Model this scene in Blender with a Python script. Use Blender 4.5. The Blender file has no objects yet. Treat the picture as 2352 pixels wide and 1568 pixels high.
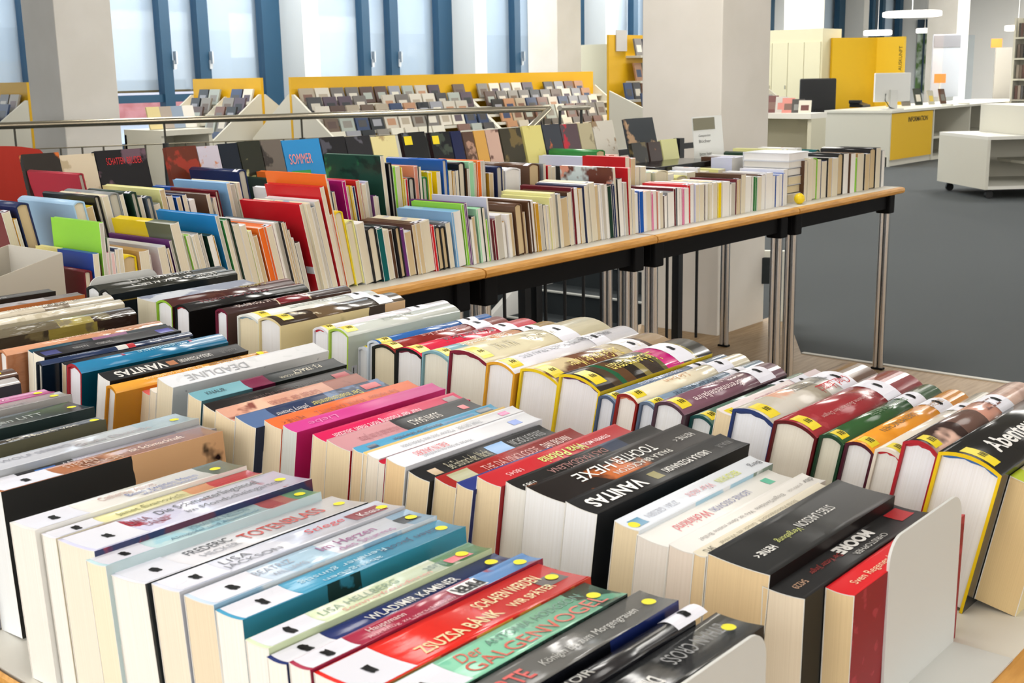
import bpy, bmesh, math, random
import numpy as np
from mathutils import Vector, Matrix

# ---------------------------------------------------------------- camera, world, lights, exposure
SC = bpy.context.scene
COL = SC.collection
random.seed(11)
FPX, PW, PH, HC = 2800.0, 2352, 1568, 1.25
YAW = math.radians(49.0)
# world axes: x runs along the near books' spines, y along the rows, z up
_d = np.array([1420. - PW/2, 13500. - PH/2, FPX]); _d /= np.linalg.norm(_d)
_up = -_d
_f = np.array([0, 0, 1.]) - np.dot([0, 0, 1.], _up)*_up; _f /= np.linalg.norm(_f)
_r = np.cross(_d, _f)
_ux = math.cos(YAW)*_r + math.sin(YAW)*_f
_vy = -math.sin(YAW)*_r + math.cos(YAW)*_f
ROT = np.array([_ux, _vy, _up])           # camera vector (right, down, forward) -> world
CAMP = np.array([0., 0., HC])
def ray(px, py): return ROT @ np.array([px - PW/2, py - PH/2, FPX])
def at_z(px, py, z):
    r = ray(px, py); return CAMP + r*((z - HC)/r[2])
def at_y(px, py, y):
    r = ray(px, py); return CAMP + r*(y/r[1])
def at_x(px, py, x):
    r = ray(px, py); return CAMP + r*(x/r[0])
def at_d(px, py, d):
    r = ray(px, py); return CAMP + r*(d/math.hypot(r[0], r[1]))
def proj(p):
    c = ROT.T @ (np.array(p, float) - CAMP); return PW/2 + FPX*c[0]/c[2], PH/2 + FPX*c[1]/c[2]

cam_data = bpy.data.cameras.new('camera')
cam = bpy.data.objects.new('camera', cam_data); COL.objects.link(cam)
_M = Matrix([[ROT[i][0], -ROT[i][1], -ROT[i][2], CAMP[i]] for i in range(3)] + [[0, 0, 0, 1]])
cam.matrix_world = _M
cam_data.sensor_width = 36; cam_data.lens = FPX/PW*36
cam_data.clip_start = 0.05; cam_data.clip_end = 200
cam_data.dof.use_dof = True; cam_data.dof.focus_distance = 1.7; cam_data.dof.aperture_fstop = 24
SC.camera = cam
SC.view_settings.view_transform = 'Standard'; SC.view_settings.look = 'None'
SC.view_settings.gamma = 1; SC.view_settings.use_curve_mapping = False
SC.view_settings.exposure = 0.09
SC.cycles.max_bounces = 5; SC.cycles.diffuse_bounces = 3; SC.cycles.glossy_bounces = 2; SC.cycles.transmission_bounces = 3; SC.cycles.transparent_max_bounces = 8
SC.cycles.caustics_reflective = False; SC.cycles.caustics_refractive = False
SC.cycles.use_adaptive_sampling = True; SC.cycles.adaptive_threshold = 0.07; SC.cycles.adaptive_min_samples = 12
SC.cycles.use_denoising = True

W = bpy.data.worlds.new('daylight'); SC.world = W; W.use_nodes = True
_bg = W.node_tree.nodes['Background']
_bg.inputs[0].default_value = (0.80, 0.89, 1.0, 1); _bg.inputs[1].default_value = 1.0

def area(name, loc, size, power, color=(1, 0.97, 0.92), rot=(0, 0, 0), shape='SQUARE', size_y=None):
    l = bpy.data.lights.new(name, 'AREA'); l.energy = power; l.color = color; l.shape = shape; l.size = size
    if size_y: l.size_y = size_y
    o = bpy.data.objects.new(name, l); COL.objects.link(o); o.location = loc; o.rotation_euler = rot
    return o
CEIL = 3.3
for lx, ly, p in ((0.2, 0.6, 13), (2.6, 0.2, 15), (1.0, 3.2, 20), (3.6, 2.6, 42), (6.2, 4.6, 55), (5.2, 8.0, 60), (9.0, 2.0, 60), (9.4, 6.2, 70), (9.5, 9.8, 70), (13.5, 4.0, 80), (14.0, 8.5, 90), (19.5, 7.0, 200), (19.0, 10.4, 160), (24.0, 7.5, 260), (25.5, 4.0, 200)):
    area('ceiling_lamp_light', (lx, ly, CEIL - 0.06), 1.1, p, shape='DISK')
# daylight from the window wall
area('window_daylight', (9.0, 11.6, 1.9), 14, 150, (0.84, 0.92, 1.0), (math.radians(-90), 0, 0), 'RECTANGLE', 2.4)
# fill panels added behind and right of the camera; no windows there
area('rear_fill_light', (-2.9, 1.5, 1.7), 8, 160, (0.97, 0.98, 1.0), (math.radians(90), 0, math.radians(-90)), 'RECTANGLE', 2.6)
area('side_fill_light', (6.0, -5.8, 1.8), 16, 235, (1.0, 0.98, 0.95), (math.radians(90), 0, 0), 'RECTANGLE', 2.6)
area('far_fill_light', (22.0, -5.8, 1.8), 12, 350, (1.0, 0.98, 0.94), (math.radians(90), 0, 0), 'RECTANGLE', 2.6)  # added fill panel, brightens the far end of the room
# ---------------------------------------------------------------- helpers
def lin(h):
    v = [int(h[i:i+2], 16)/255 for i in (0, 2, 4)]
    return tuple([c/12.92 if c <= .04045 else ((c+.055)/1.055)**2.4 for c in v] + [1.0])
MATS = {}
def mat(col, rough=.5, metal=0., spec=.5, emit=0, coat=0.):
    k = (col, rough, metal, spec, emit, coat)
    if k in MATS: return MATS[k]
    m = bpy.data.materials.new('paint_' + col); m.use_nodes = True
    b = m.node_tree.nodes['Principled BSDF']
    b.inputs['Base Color'].default_value = lin(col); b.inputs['Roughness'].default_value = rough
    b.inputs['Metallic'].default_value = metal; b.inputs['Specular IOR Level'].default_value = spec
    if coat: b.inputs['Coat Weight'].default_value = coat; b.inputs['Coat Roughness'].default_value = .08
    if emit:
        b.inputs['Emission Color'].default_value = lin(col); b.inputs['Emission Strength'].default_value = emit
    MATS[k] = m; return m
def nodes(name):
    m = bpy.data.materials.new(name); m.use_nodes = True
    return m, m.node_tree, m.node_tree.nodes['Principled BSDF']
def noisy(name, c1, c2, scale, rough=.6, bump=0., stretch=(1, 1, 1), lo=.4, hi=.6, metal=0, bscale=None):
    k = (name, c1, c2, scale)
    if k in MATS: return MATS[k]
    m, t, b = nodes(name); N = t.nodes; L = t.links
    tc = N.new('ShaderNodeTexCoord'); mp = N.new('ShaderNodeMapping'); mp.inputs['Scale'].default_value = stretch
    nz = N.new('ShaderNodeTexNoise'); nz.inputs['Scale'].default_value = scale; nz.inputs['Detail'].default_value = 5
    cr = N.new('ShaderNodeValToRGB'); cr.color_ramp.elements[0].position = lo; cr.color_ramp.elements[1].position = hi
    cr.color_ramp.elements[0].color = lin(c1); cr.color_ramp.elements[1].color = lin(c2)
    L.new(tc.outputs['Object'], mp.inputs[0]); L.new(mp.outputs[0], nz.inputs['Vector'])
    L.new(nz.outputs['Fac'], cr.inputs[0]); L.new(cr.outputs[0], b.inputs['Base Color'])
    b.inputs['Roughness'].default_value = rough; b.inputs['Metallic'].default_value = metal
    if bump:
        bp = N.new('ShaderNodeBump'); bp.inputs['Strength'].default_value = bump; bp.inputs['Distance'].default_value = .002
        L.new(nz.outputs['Fac'], bp.inputs['Height']); L.new(bp.outputs[0], b.inputs['Normal'])
    MATS[k] = m; return m
def page_mat(col):
    k = ('page', col)
    if k in MATS: return MATS[k]
    m, t, b = nodes('page_edges_' + col); N = t.nodes; L = t.links
    tc = N.new('ShaderNodeTexCoord'); mp = N.new('ShaderNodeMapping'); mp.inputs['Scale'].default_value = (6, 900, 3)
    nz = N.new('ShaderNodeTexNoise'); nz.inputs['Scale'].default_value = 1.6; nz.inputs['Detail'].default_value = 3
    cr = N.new('ShaderNodeValToRGB'); c = lin(col)
    cr.color_ramp.elements[0].position = .3; cr.color_ramp.elements[1].position = .62
    cr.color_ramp.elements[0].color = (c[0]*.93, c[1]*.92, c[2]*.90, 1); cr.color_ramp.elements[1].color = c
    L.new(tc.outputs['Object'], mp.inputs[0]); L.new(mp.outputs[0], nz.inputs['Vector'])
    L.new(nz.outputs['Fac'], cr.inputs[0]); L.new(cr.outputs[0], b.inputs['Base Color'])
    b.inputs['Roughness'].default_value = .8; b.inputs['Specular IOR Level'].default_value = .15
    MATS[k] = m; return m
def cover_mat(spec, Lx, gloss=.3, axis=0, wrinkle=0.):
    """spec: 'hex' or 'hex@.3,hex@.6,hex' (bands along the spine), then '~hex:scale:threshold' printed blotches"""
    k = ('cover', spec, round(Lx, 2) if ('@' in spec) else 0, gloss, axis, wrinkle)
    if k in MATS: return MATS[k]
    if '@' not in spec and '~' not in spec and not wrinkle:
        m = mat(spec, gloss, spec=.22 if gloss > .3 else .5); MATS[k] = m; return m
    m, t, b = nodes('printed_cover'); N = t.nodes; L = t.links
    b.inputs['Specular IOR Level'].default_value = .22 if gloss > .3 else .45
    b.inputs['Roughness'].default_value = gloss
    parts = spec.split('~'); base = parts[0]
    tc = N.new('ShaderNodeTexCoord')
    if '@' in base:
        sx = N.new('ShaderNodeSeparateXYZ'); L.new(tc.outputs['Object'], sx.inputs[0])
        dv = N.new('ShaderNodeMath'); dv.operation = 'DIVIDE'; dv.inputs[1].default_value = Lx
        L.new(sx.outputs[axis], dv.inputs[0])
        nz = N.new('ShaderNodeTexNoise'); nz.inputs['Scale'].default_value = 40
        L.new(tc.outputs['Object'], nz.inputs['Vector'])
        ad = N.new('ShaderNodeMath'); ad.operation = 'MULTIPLY_ADD'; ad.inputs[1].default_value = .03
        L.new(nz.outputs['Fac'], ad.inputs[0]); L.new(dv.outputs[0], ad.inputs[2])
        cr = N.new('ShaderNodeValToRGB'); e = cr.color_ramp; e.interpolation = 'CONSTANT'
        pos = 0.; first = True
        for s in base.split(','):
            c, _, q = s.partition('@')
            if first: e.elements[0].position = 0; e.elements[0].color = lin(c); e.elements.remove(e.elements[1]); first = False
            else: x = e.elements.new(pos); x.color = lin(c)
            pos = float(q) if q else 1.
        L.new(ad.outputs[0], cr.inputs[0]); out = cr.outputs[0]
    else:
        rg = N.new('ShaderNodeRGB'); rg.outputs[0].default_value = lin(base); out = rg.outputs[0]
    for j, s in enumerate(parts[1:]):
        f = s.split(':'); c = f[0]; sc = float(f[1]) if len(f) > 1 else 18; th = float(f[2]) if len(f) > 2 else .55
        nz = N.new('ShaderNodeTexNoise'); nz.inputs['Scale'].default_value = sc; nz.inputs['Detail'].default_value = 4
        mp = N.new('ShaderNodeMapping'); mp.inputs['Location'].default_value = (j*3.1 + Lx*17, j*1.7, 0)
        L.new(tc.outputs['Object'], mp.inputs[0]); L.new(mp.outputs[0], nz.inputs['Vector'])
        mr = N.new('ShaderNodeMapRange'); mr.inputs[1].default_value = th - .02; mr.inputs[2].default_value = th + .02
        L.new(nz.outputs['Fac'], mr.inputs[0])
        mx = N.new('ShaderNodeMix'); mx.data_type = 'RGBA'
        L.new(mr.outputs[0], mx.inputs[0]); L.new(out, mx.inputs[6]); mx.inputs[7].default_value = lin(c)
        out = mx.outputs[2]
    L.new(out, b.inputs['Base Color'])
    if wrinkle:
        nz = N.new('ShaderNodeTexNoise'); nz.inputs['Scale'].default_value = 55; nz.inputs['Detail'].default_value = 3
        mp = N.new('ShaderNodeMapping'); mp.inputs['Scale'].default_value = (.35, 1, 1)
        L.new(tc.outputs['Object'], mp.inputs[0]); L.new(mp.outputs[0], nz.inputs['Vector'])
        bp = N.new('ShaderNodeBump'); bp.inputs['Strength'].default_value = wrinkle; bp.inputs['Distance'].default_value = .003
        L.new(nz.outputs['Fac'], bp.inputs['Height']); L.new(bp.outputs[0], b.inputs['Normal'])
    MATS[k] = m; return m

def link(name, me, mats, parent=None, M=None):
    o = bpy.data.objects.new(name, me); COL.objects.link(o)
    for x in (mats if isinstance(mats, (list, tuple)) else [mats]):
        if me.users <= 1 or len(me.materials) < 1 or isinstance(mats, (list, tuple)) and len(me.materials) < len(mats): me.materials.append(x)
    if parent is not None: o.parent = parent
    if M is not None: o.matrix_world = M
    return o
def tag(o, label=None, cat=None, group=None, kind=None):
    if label: o['label'] = label
    if cat: o['category'] = cat
    if group: o['group'] = group
    if kind: o['kind'] = kind
    return o
def thing(name, M, label, cat, group=None):
    o = bpy.data.objects.new(name, None); COL.objects.link(o); o.empty_display_size = .05
    o.matrix_world = M; return tag(o, label, cat, group)
class MB:
    """collects shapes into one mesh"""
    def __init__(s): s.v = []; s.f = []; s.mi = []; s.sm = []
    def add(s, vs, fs, mi=0, M=None, smooth=False):
        n = len(s.v)
        s.v += [tuple(M @ Vector(v)) if M is not None else tuple(v) for v in vs]
        for f in fs: s.f.append(tuple(n + i for i in f)); s.mi.append(mi); s.sm.append(smooth)
        return s
    def box(s, x0, x1, y0, y1, z0, z1, mi=0, M=None):
        vs = [(x, y, z) for x in (x0, x1) for y in (y0, y1) for z in (z0, z1)]
        return s.add(vs, [(0, 1, 3, 2), (4, 6, 7, 5), (0, 4, 5, 1), (2, 3, 7, 6), (0, 2, 6, 4), (1, 5, 7, 3)], mi, M)
    def prism(s, poly, x0, x1, mi=0, M=None):     # polygon in y,z swept along x
        n = len(poly); vs = [(x0, y, z) for y, z in poly] + [(x1, y, z) for y, z in poly]
        fs = [(i, (i+1) % n, n + (i+1) % n, n + i) for i in range(n)]
        fs += [tuple(range(n-1, -1, -1)), tuple(range(n, 2*n))]
        return s.add(vs, fs, mi, M)
    def prism_z(s, poly, z0, z1, mi=0, M=None):   # polygon in x,y swept along z
        n = len(poly); vs = [(x, y, z0) for x, y in poly] + [(x, y, z1) for x, y in poly]
        fs = [(i, (i+1) % n, n + (i+1) % n, n + i) for i in range(n)]
        fs += [tuple(range(n-1, -1, -1)), tuple(range(n, 2*n))]
        return s.add(vs, fs, mi, M)
    def tube(s, pts, r, seg=10, mi=0, cap=True, M=None):
        P = [Vector(p) for p in pts]; vs = []; fs = []
        for i, p in enumerate(P):
            d = ((P[min(i+1, len(P)-1)] - P[i]).normalized() + (P[i] - P[max(i-1, 0)]).normalized()).normalized()
            a = d.cross(Vector((0, 0, 1)) if abs(d.z) < .95 else Vector((1, 0, 0))).normalized(); b = d.cross(a)
            rr = r[i] if isinstance(r, (list, tuple)) else r
            vs += [p + (a*math.cos(2*math.pi*k/seg) + b*math.sin(2*math.pi*k/seg))*rr for k in range(seg)]
        for i in range(len(P)-1):
            for k in range(seg):
                fs.append((i*seg+k, i*seg+(k+1) % seg, (i+1)*seg+(k+1) % seg, (i+1)*seg+k))
        s.add(vs, fs, mi, M, True)
        if cap:
            n = len(vs); s.add(vs[:seg], [tuple(range(seg-1, -1, -1))], mi, M); s.add(vs[n-seg:], [tuple(range(seg))], mi, M)
        return s
    def build(s, name, mats, parent=None, M=None, bevel=0):
        me = bpy.data.meshes.new(name); me.from_pydata(s.v, [], s.f)
        me.polygons.foreach_set('material_index', s.mi); me.polygons.foreach_set('use_smooth', s.sm)
        if bevel or True:
            bm = bmesh.new(); bm.from_mesh(me); bmesh.ops.recalc_face_normals(bm, faces=bm.faces)
            if bevel:
                bmesh.ops.remove_doubles(bm, verts=bm.verts, dist=1e-5)
                bmesh.ops.bevel(bm, geom=[e for e in bm.edges if len(e.link_faces) == 2 and e.calc_face_angle(0) > .6], offset=bevel, segments=2, affect='EDGES', profile=.6)
            bm.to_mesh(me); bm.free()
        me.update()
        o = bpy.data.objects.new(name, me); COL.objects.link(o)
        for x in (mats if isinstance(mats, (list, tuple)) else [mats]): me.materials.append(x)
        if parent is not None: o.parent = parent
        if M is not None and parent is None: o.matrix_world = M
        return o
T3 = Matrix.Translation
def RZ(a): return Matrix.Rotation(a, 4, 'Z')
def RX(a): return Matrix.Rotation(a, 4, 'X')
def RY(a): return Matrix.Rotation(a, 4, 'Y')
def text_mesh(s, cu_shear=0., bold=0.):
    cu = bpy.data.curves.new('lettering', 'FONT'); cu.body = s; cu.size = 1; cu.shear = cu_shear; cu.offset = bold
    cu.resolution_u = 3
    o = bpy.data.objects.new('lettering', cu); COL.objects.link(o)
    dg = bpy.context.evaluated_depsgraph_get(); me = bpy.data.meshes.new_from_object(o.evaluated_get(dg))
    bpy.data.objects.remove(o); bpy.data.curves.remove(cu); me.materials.clear(); return me
def lettering(name, s, M, w, h, col, parent=None, shear=0., bold=0., rough=.5):
    """flat lettering in the xy plane of M, centred, scaled to w x h"""
    me = text_mesh(s, shear, bold)
    if not me.vertices: return None
    co = [v.co for v in me.vertices]; x0 = min(c.x for c in co); x1 = max(c.x for c in co); y0 = min(c.y for c in co); y1 = max(c.y for c in co)
    for v in me.vertices:
        v.co = Vector(((v.co.x - (x0+x1)/2)*w/(x1-x0), (v.co.y - (y0+y1)/2)*h/(y1-y0), 0))
    o = bpy.data.objects.new(name, me); COL.objects.link(o); me.materials.append(mat(col, rough))
    if parent is not None:
        o.parent = parent; o.matrix_local = M
    else: o.matrix_world = M
    return o

# ---------------------------------------------------------------- books (local: x along the spine, y thickness, z up, spine on top)
def spine_z(y, t, h, bulge):
    q = (2*y/t - 1); return h + bulge*(1 - q*q) if bulge >= 0 else h + bulge*(1 - q*q)
def book(M, L, t, h, hard, spine, side, page, label, group, extras=(), gloss=.28, wrinkle=0., simple=False, sag=None):
    root = thing('hardcover_book' if hard else 'paperback_book', M, label, 'book', group)
    side, _, edge = side.partition('|'); edge = edge or side
    seg = 4 if simple else 8
    c = .0028 if hard else (.0014 if simple else .0007)
    c = min(c, t*.2)
    bulge = (min(.2*t, .007) if hard else (-.0012 if sag is None else sag))
    hh = h - max(bulge, 0)
    out = [(t*i/seg, spine_z(t*i/seg, t, hh, bulge)) for i in range(seg+1)]
    ti = t - 2*c
    inn = [(c + ti*i/seg, spine_z(c + ti*i/seg, t, hh, bulge) - c*(1.3 if hard else 1)) for i in range(seg+1)]
    o = [(0, 0)] + out + [(t, 0)]; n = [(c, 0)] + inn + [(t-c, 0)]
    k = len(o); V = []; F = []; mi = []
    for x in (0, L): V += [(x, y, z) for y, z in o] + [(x, y, z) for y, z in n]
    for i in range(k-1):
        F.append((i, 2*k+i, 2*k+i+1, i+1)); mi.append(0 if 0 < i < k-2 else 1)      # outer
        F.append((k+i, k+i+1, 3*k+i+1, 3*k+i)); mi.append(2)                        # inner
        F.append((i, i+1, k+i+1, k+i)); mi.append(2)
        F.append((2*k+i, 3*k+i, 3*k+i+1, 2*k+i+1)); mi.append(2)
    F.append((0, k, 3*k, 2*k)); mi.append(1); F.append((k-1, 3*k-1, 4*k-1, 2*k-1)); mi.append(1)
    me = bpy.data.meshes.new('cover'); me.from_pydata(V, [], F); me.polygons.foreach_set('material_index', mi)
    if hard or not simple:
        me.polygons.foreach_set('use_smooth', [m == 0 for m in mi])
    cv = bpy.data.objects.new('cover', me); COL.objects.link(cv); cv.parent = root
    me.materials.append(cover_mat(spine, L, gloss, 0, wrinkle)); me.materials.append(cover_mat(side, L, gloss, 0, wrinkle*.6)); me.materials.append(mat('e9e6df', .7) if not hard else cover_mat(edge, L, .45))
    # page block
    r = .0035 if hard else .0004; x0, x1 = r, L - r
    pz = [(c + ti*i/seg, spine_z(c + ti*i/seg, t, hh, bulge) - c*(1.3 if hard else 1) - (.0012 if hard else .0001)) for i in range(seg+1)]
    b0 = .003 if hard else .0
    poly = [(c + .0001, b0)] + [(min(max(y, c+.0001), t-c-.0001), z) for y, z in pz] + [(t-c-.0001, b0)]
    mb = MB().prism(poly, x0, x1); mb.build('page_block', page_mat(page), root)
    for e in extras: decorate(root, e, L, t, hh, bulge)
    return root
def patch(root, name, x0, x1, y0, y1, t, hh, bulge, col, dz=.0004, gloss=.35, nx=1, ny=6):
    V = []; F = []
    for i in range(nx+1):
        for j in range(ny+1):
            y = y0 + (y1-y0)*j/ny; V.append((x0 + (x1-x0)*i/nx, y, spine_z(y, t, hh, bulge) + dz))
    for i in range(nx):
        for j in range(ny): F.append((i*(ny+1)+j, (i+1)*(ny+1)+j, (i+1)*(ny+1)+j+1, i*(ny+1)+j+1))
    me = bpy.data.meshes.new(name); me.from_pydata(V, [], F); o = bpy.data.objects.new(name, me); COL.objects.link(o); o.parent = root
    me.materials.append(mat(col, gloss)); return o
def blob(root, name, cx, cy, rx, ry, t, hh, bulge, col, dz=.0008, jag=0., n=18, parent=None):
    V = [(cx, cy, spine_z(cy, t, hh, bulge) + dz)]
    for k in range(n):
        a = 2*math.pi*k/n; s = 1 + random.uniform(-jag, jag)
        if jag:   # a marker stroke: squarish
            q = max(abs(math.cos(a)), abs(math.sin(a))); s = s/q*.9
        y = cy + ry*math.sin(a)*s; V.append((cx + rx*math.cos(a)*s, y, spine_z(min(max(y, 0), t), t, hh, bulge) + dz))
    F = [(0, k+1, (k+1) % n + 1) for k in range(n)]
    me = bpy.data.meshes.new(name); me.from_pydata(V, [], F); o = bpy.data.objects.new(name, me); COL.objects.link(o); o.parent = parent or root
    me.materials.append(mat(col, .6, spec=.15 if jag else .5)); return o
def decorate(root, e, L, t, hh, b):
    k = e[0]
    if k == 'T':      # lettering: text, x0, x1, y centre, height fraction, colour, flipped, shear, bold
        _, s, a0, a1, yc, hf, col = e[:7]; flip = e[7] if len(e) > 7 else 0; sh = e[8] if len(e) > 8 else 0; bo = e[9] if len(e) > 9 else 0
        me = text_mesh(s, sh, bo); co = [v.co for v in me.vertices]
        mx0 = min(c.x for c in co); mx1 = max(c.x for c in co); my0 = min(c.y for c in co); my1 = max(c.y for c in co)
        w = (a1-a0)*L; h2 = hf*t
        for v in me.vertices:
            x = ((v.co.x - mx0)/(mx1-mx0) - .5)*w; y = ((v.co.y - my0)/(my1-my0) - .5)*h2
            if flip: x, y = -x, -y
            x += (a0+a1)/2*L; y += yc*t
            v.co = Vector((x, y, spine_z(y, t, hh, b) + .0006))
        o = bpy.data.objects.new('lettering', me); COL.objects.link(o); o.parent = root; me.materials.append(mat(col, .4))
    elif k == 'W':    # white shelf label with a marker stroke; centre x0..x1
        x0, x1 = (e[1], e[2]) if len(e) > 2 else (.004, .045)
        p = patch(root, 'shelf_label', x0, x1, t*.03, t*.97, t, hh, b, 'eceefa'); p['label'] = 'white shelf label'
        blob(root, 'marker_stroke', x0 + (x1-x0)*.52, t*.5, .0034, min(t*.3, .0065), t, hh, b, '050507', jag=.2, parent=p)
    elif k == 'Y':    # yellow label
        x0, x1 = (e[1], e[2]) if len(e) > 2 else (.003, .024)
        p = patch(root, 'shelf_label', x0, x0 + (x1-x0)*.8, t*.16, t*.72, t, hh, b, 'f2dc10'); p['label'] = 'yellow shelf label with black code'
        for q in (-.0035, .0, .003): blob(root, 'code_mark', (x0+x1)/2 + q, t*.42, .0008, min(t*.14, .004), t, hh, b, '1a1a10', jag=.1, parent=p)
    elif k == 'D':    # yellow dot
        p = blob(root, 'price_dot', L - (e[1] if len(e) > 1 else .016), t*(e[2] if len(e) > 2 else .5), .005, min(.005, t*.42), t, hh, b, 'f2e90c', dz=.0007); p['label'] = 'round yellow sticker'
    elif k == 'B':    # coloured block: x0,x1 fraction of length, y0,y1 fraction, colour
        _, a0, a1, y0, y1, col = e[:6]
        patch(root, 'printed_panel', a0*L, a1*L, y0*t, y1*t, t, hh, b, col, dz=.00025)
    elif k == 'H':    # headband / lining at left end
        ti = t*.86; V = []; F = []; n = 8
        for i in range(n+1):
            y = t*.07 + ti*i/n; z = spine_z(y, t, hh, b) - .0036
            V += [(.0030, y, z), (.0030, y, z - .0028 - .0008*math.sin(i*2.1))]
        for i in range(n): F.append((2*i, 2*i+1, 2*i+3, 2*i+2))
        me = bpy.data.meshes.new('headband'); me.from_pydata(V, [], F); o = bpy.data.objects.new('headband', me); COL.objects.link(o); o.parent = root
        me.materials.append(mat(e[1], .7))
    elif k == 'G':    # printed panel on the far (y=t) side cover
        _, a0, a1, z0, z1, col = e[:6]
        MB().box(a0*L, a1*L, t - .00005, t + .0004, z0*hh, z1*hh).build('cover_panel', cover_mat(col, L, .35), root)
    elif k == 'F':    # printed lines on the visible (y=0) side cover, x0,x1,z0,z1 fraction, colour
        _, a0, a1, z0, z1, col = e[:6]
        m = MB().box(a0*L, a1*L, -.0003, .00005, z0*hh, z1*hh); m.build('cover_panel', cover_mat(col, L, .35), root)
# ---------------------------------------------------------------- near table: three rows of books, spines up
TZ = HC - .53*.9124
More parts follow.
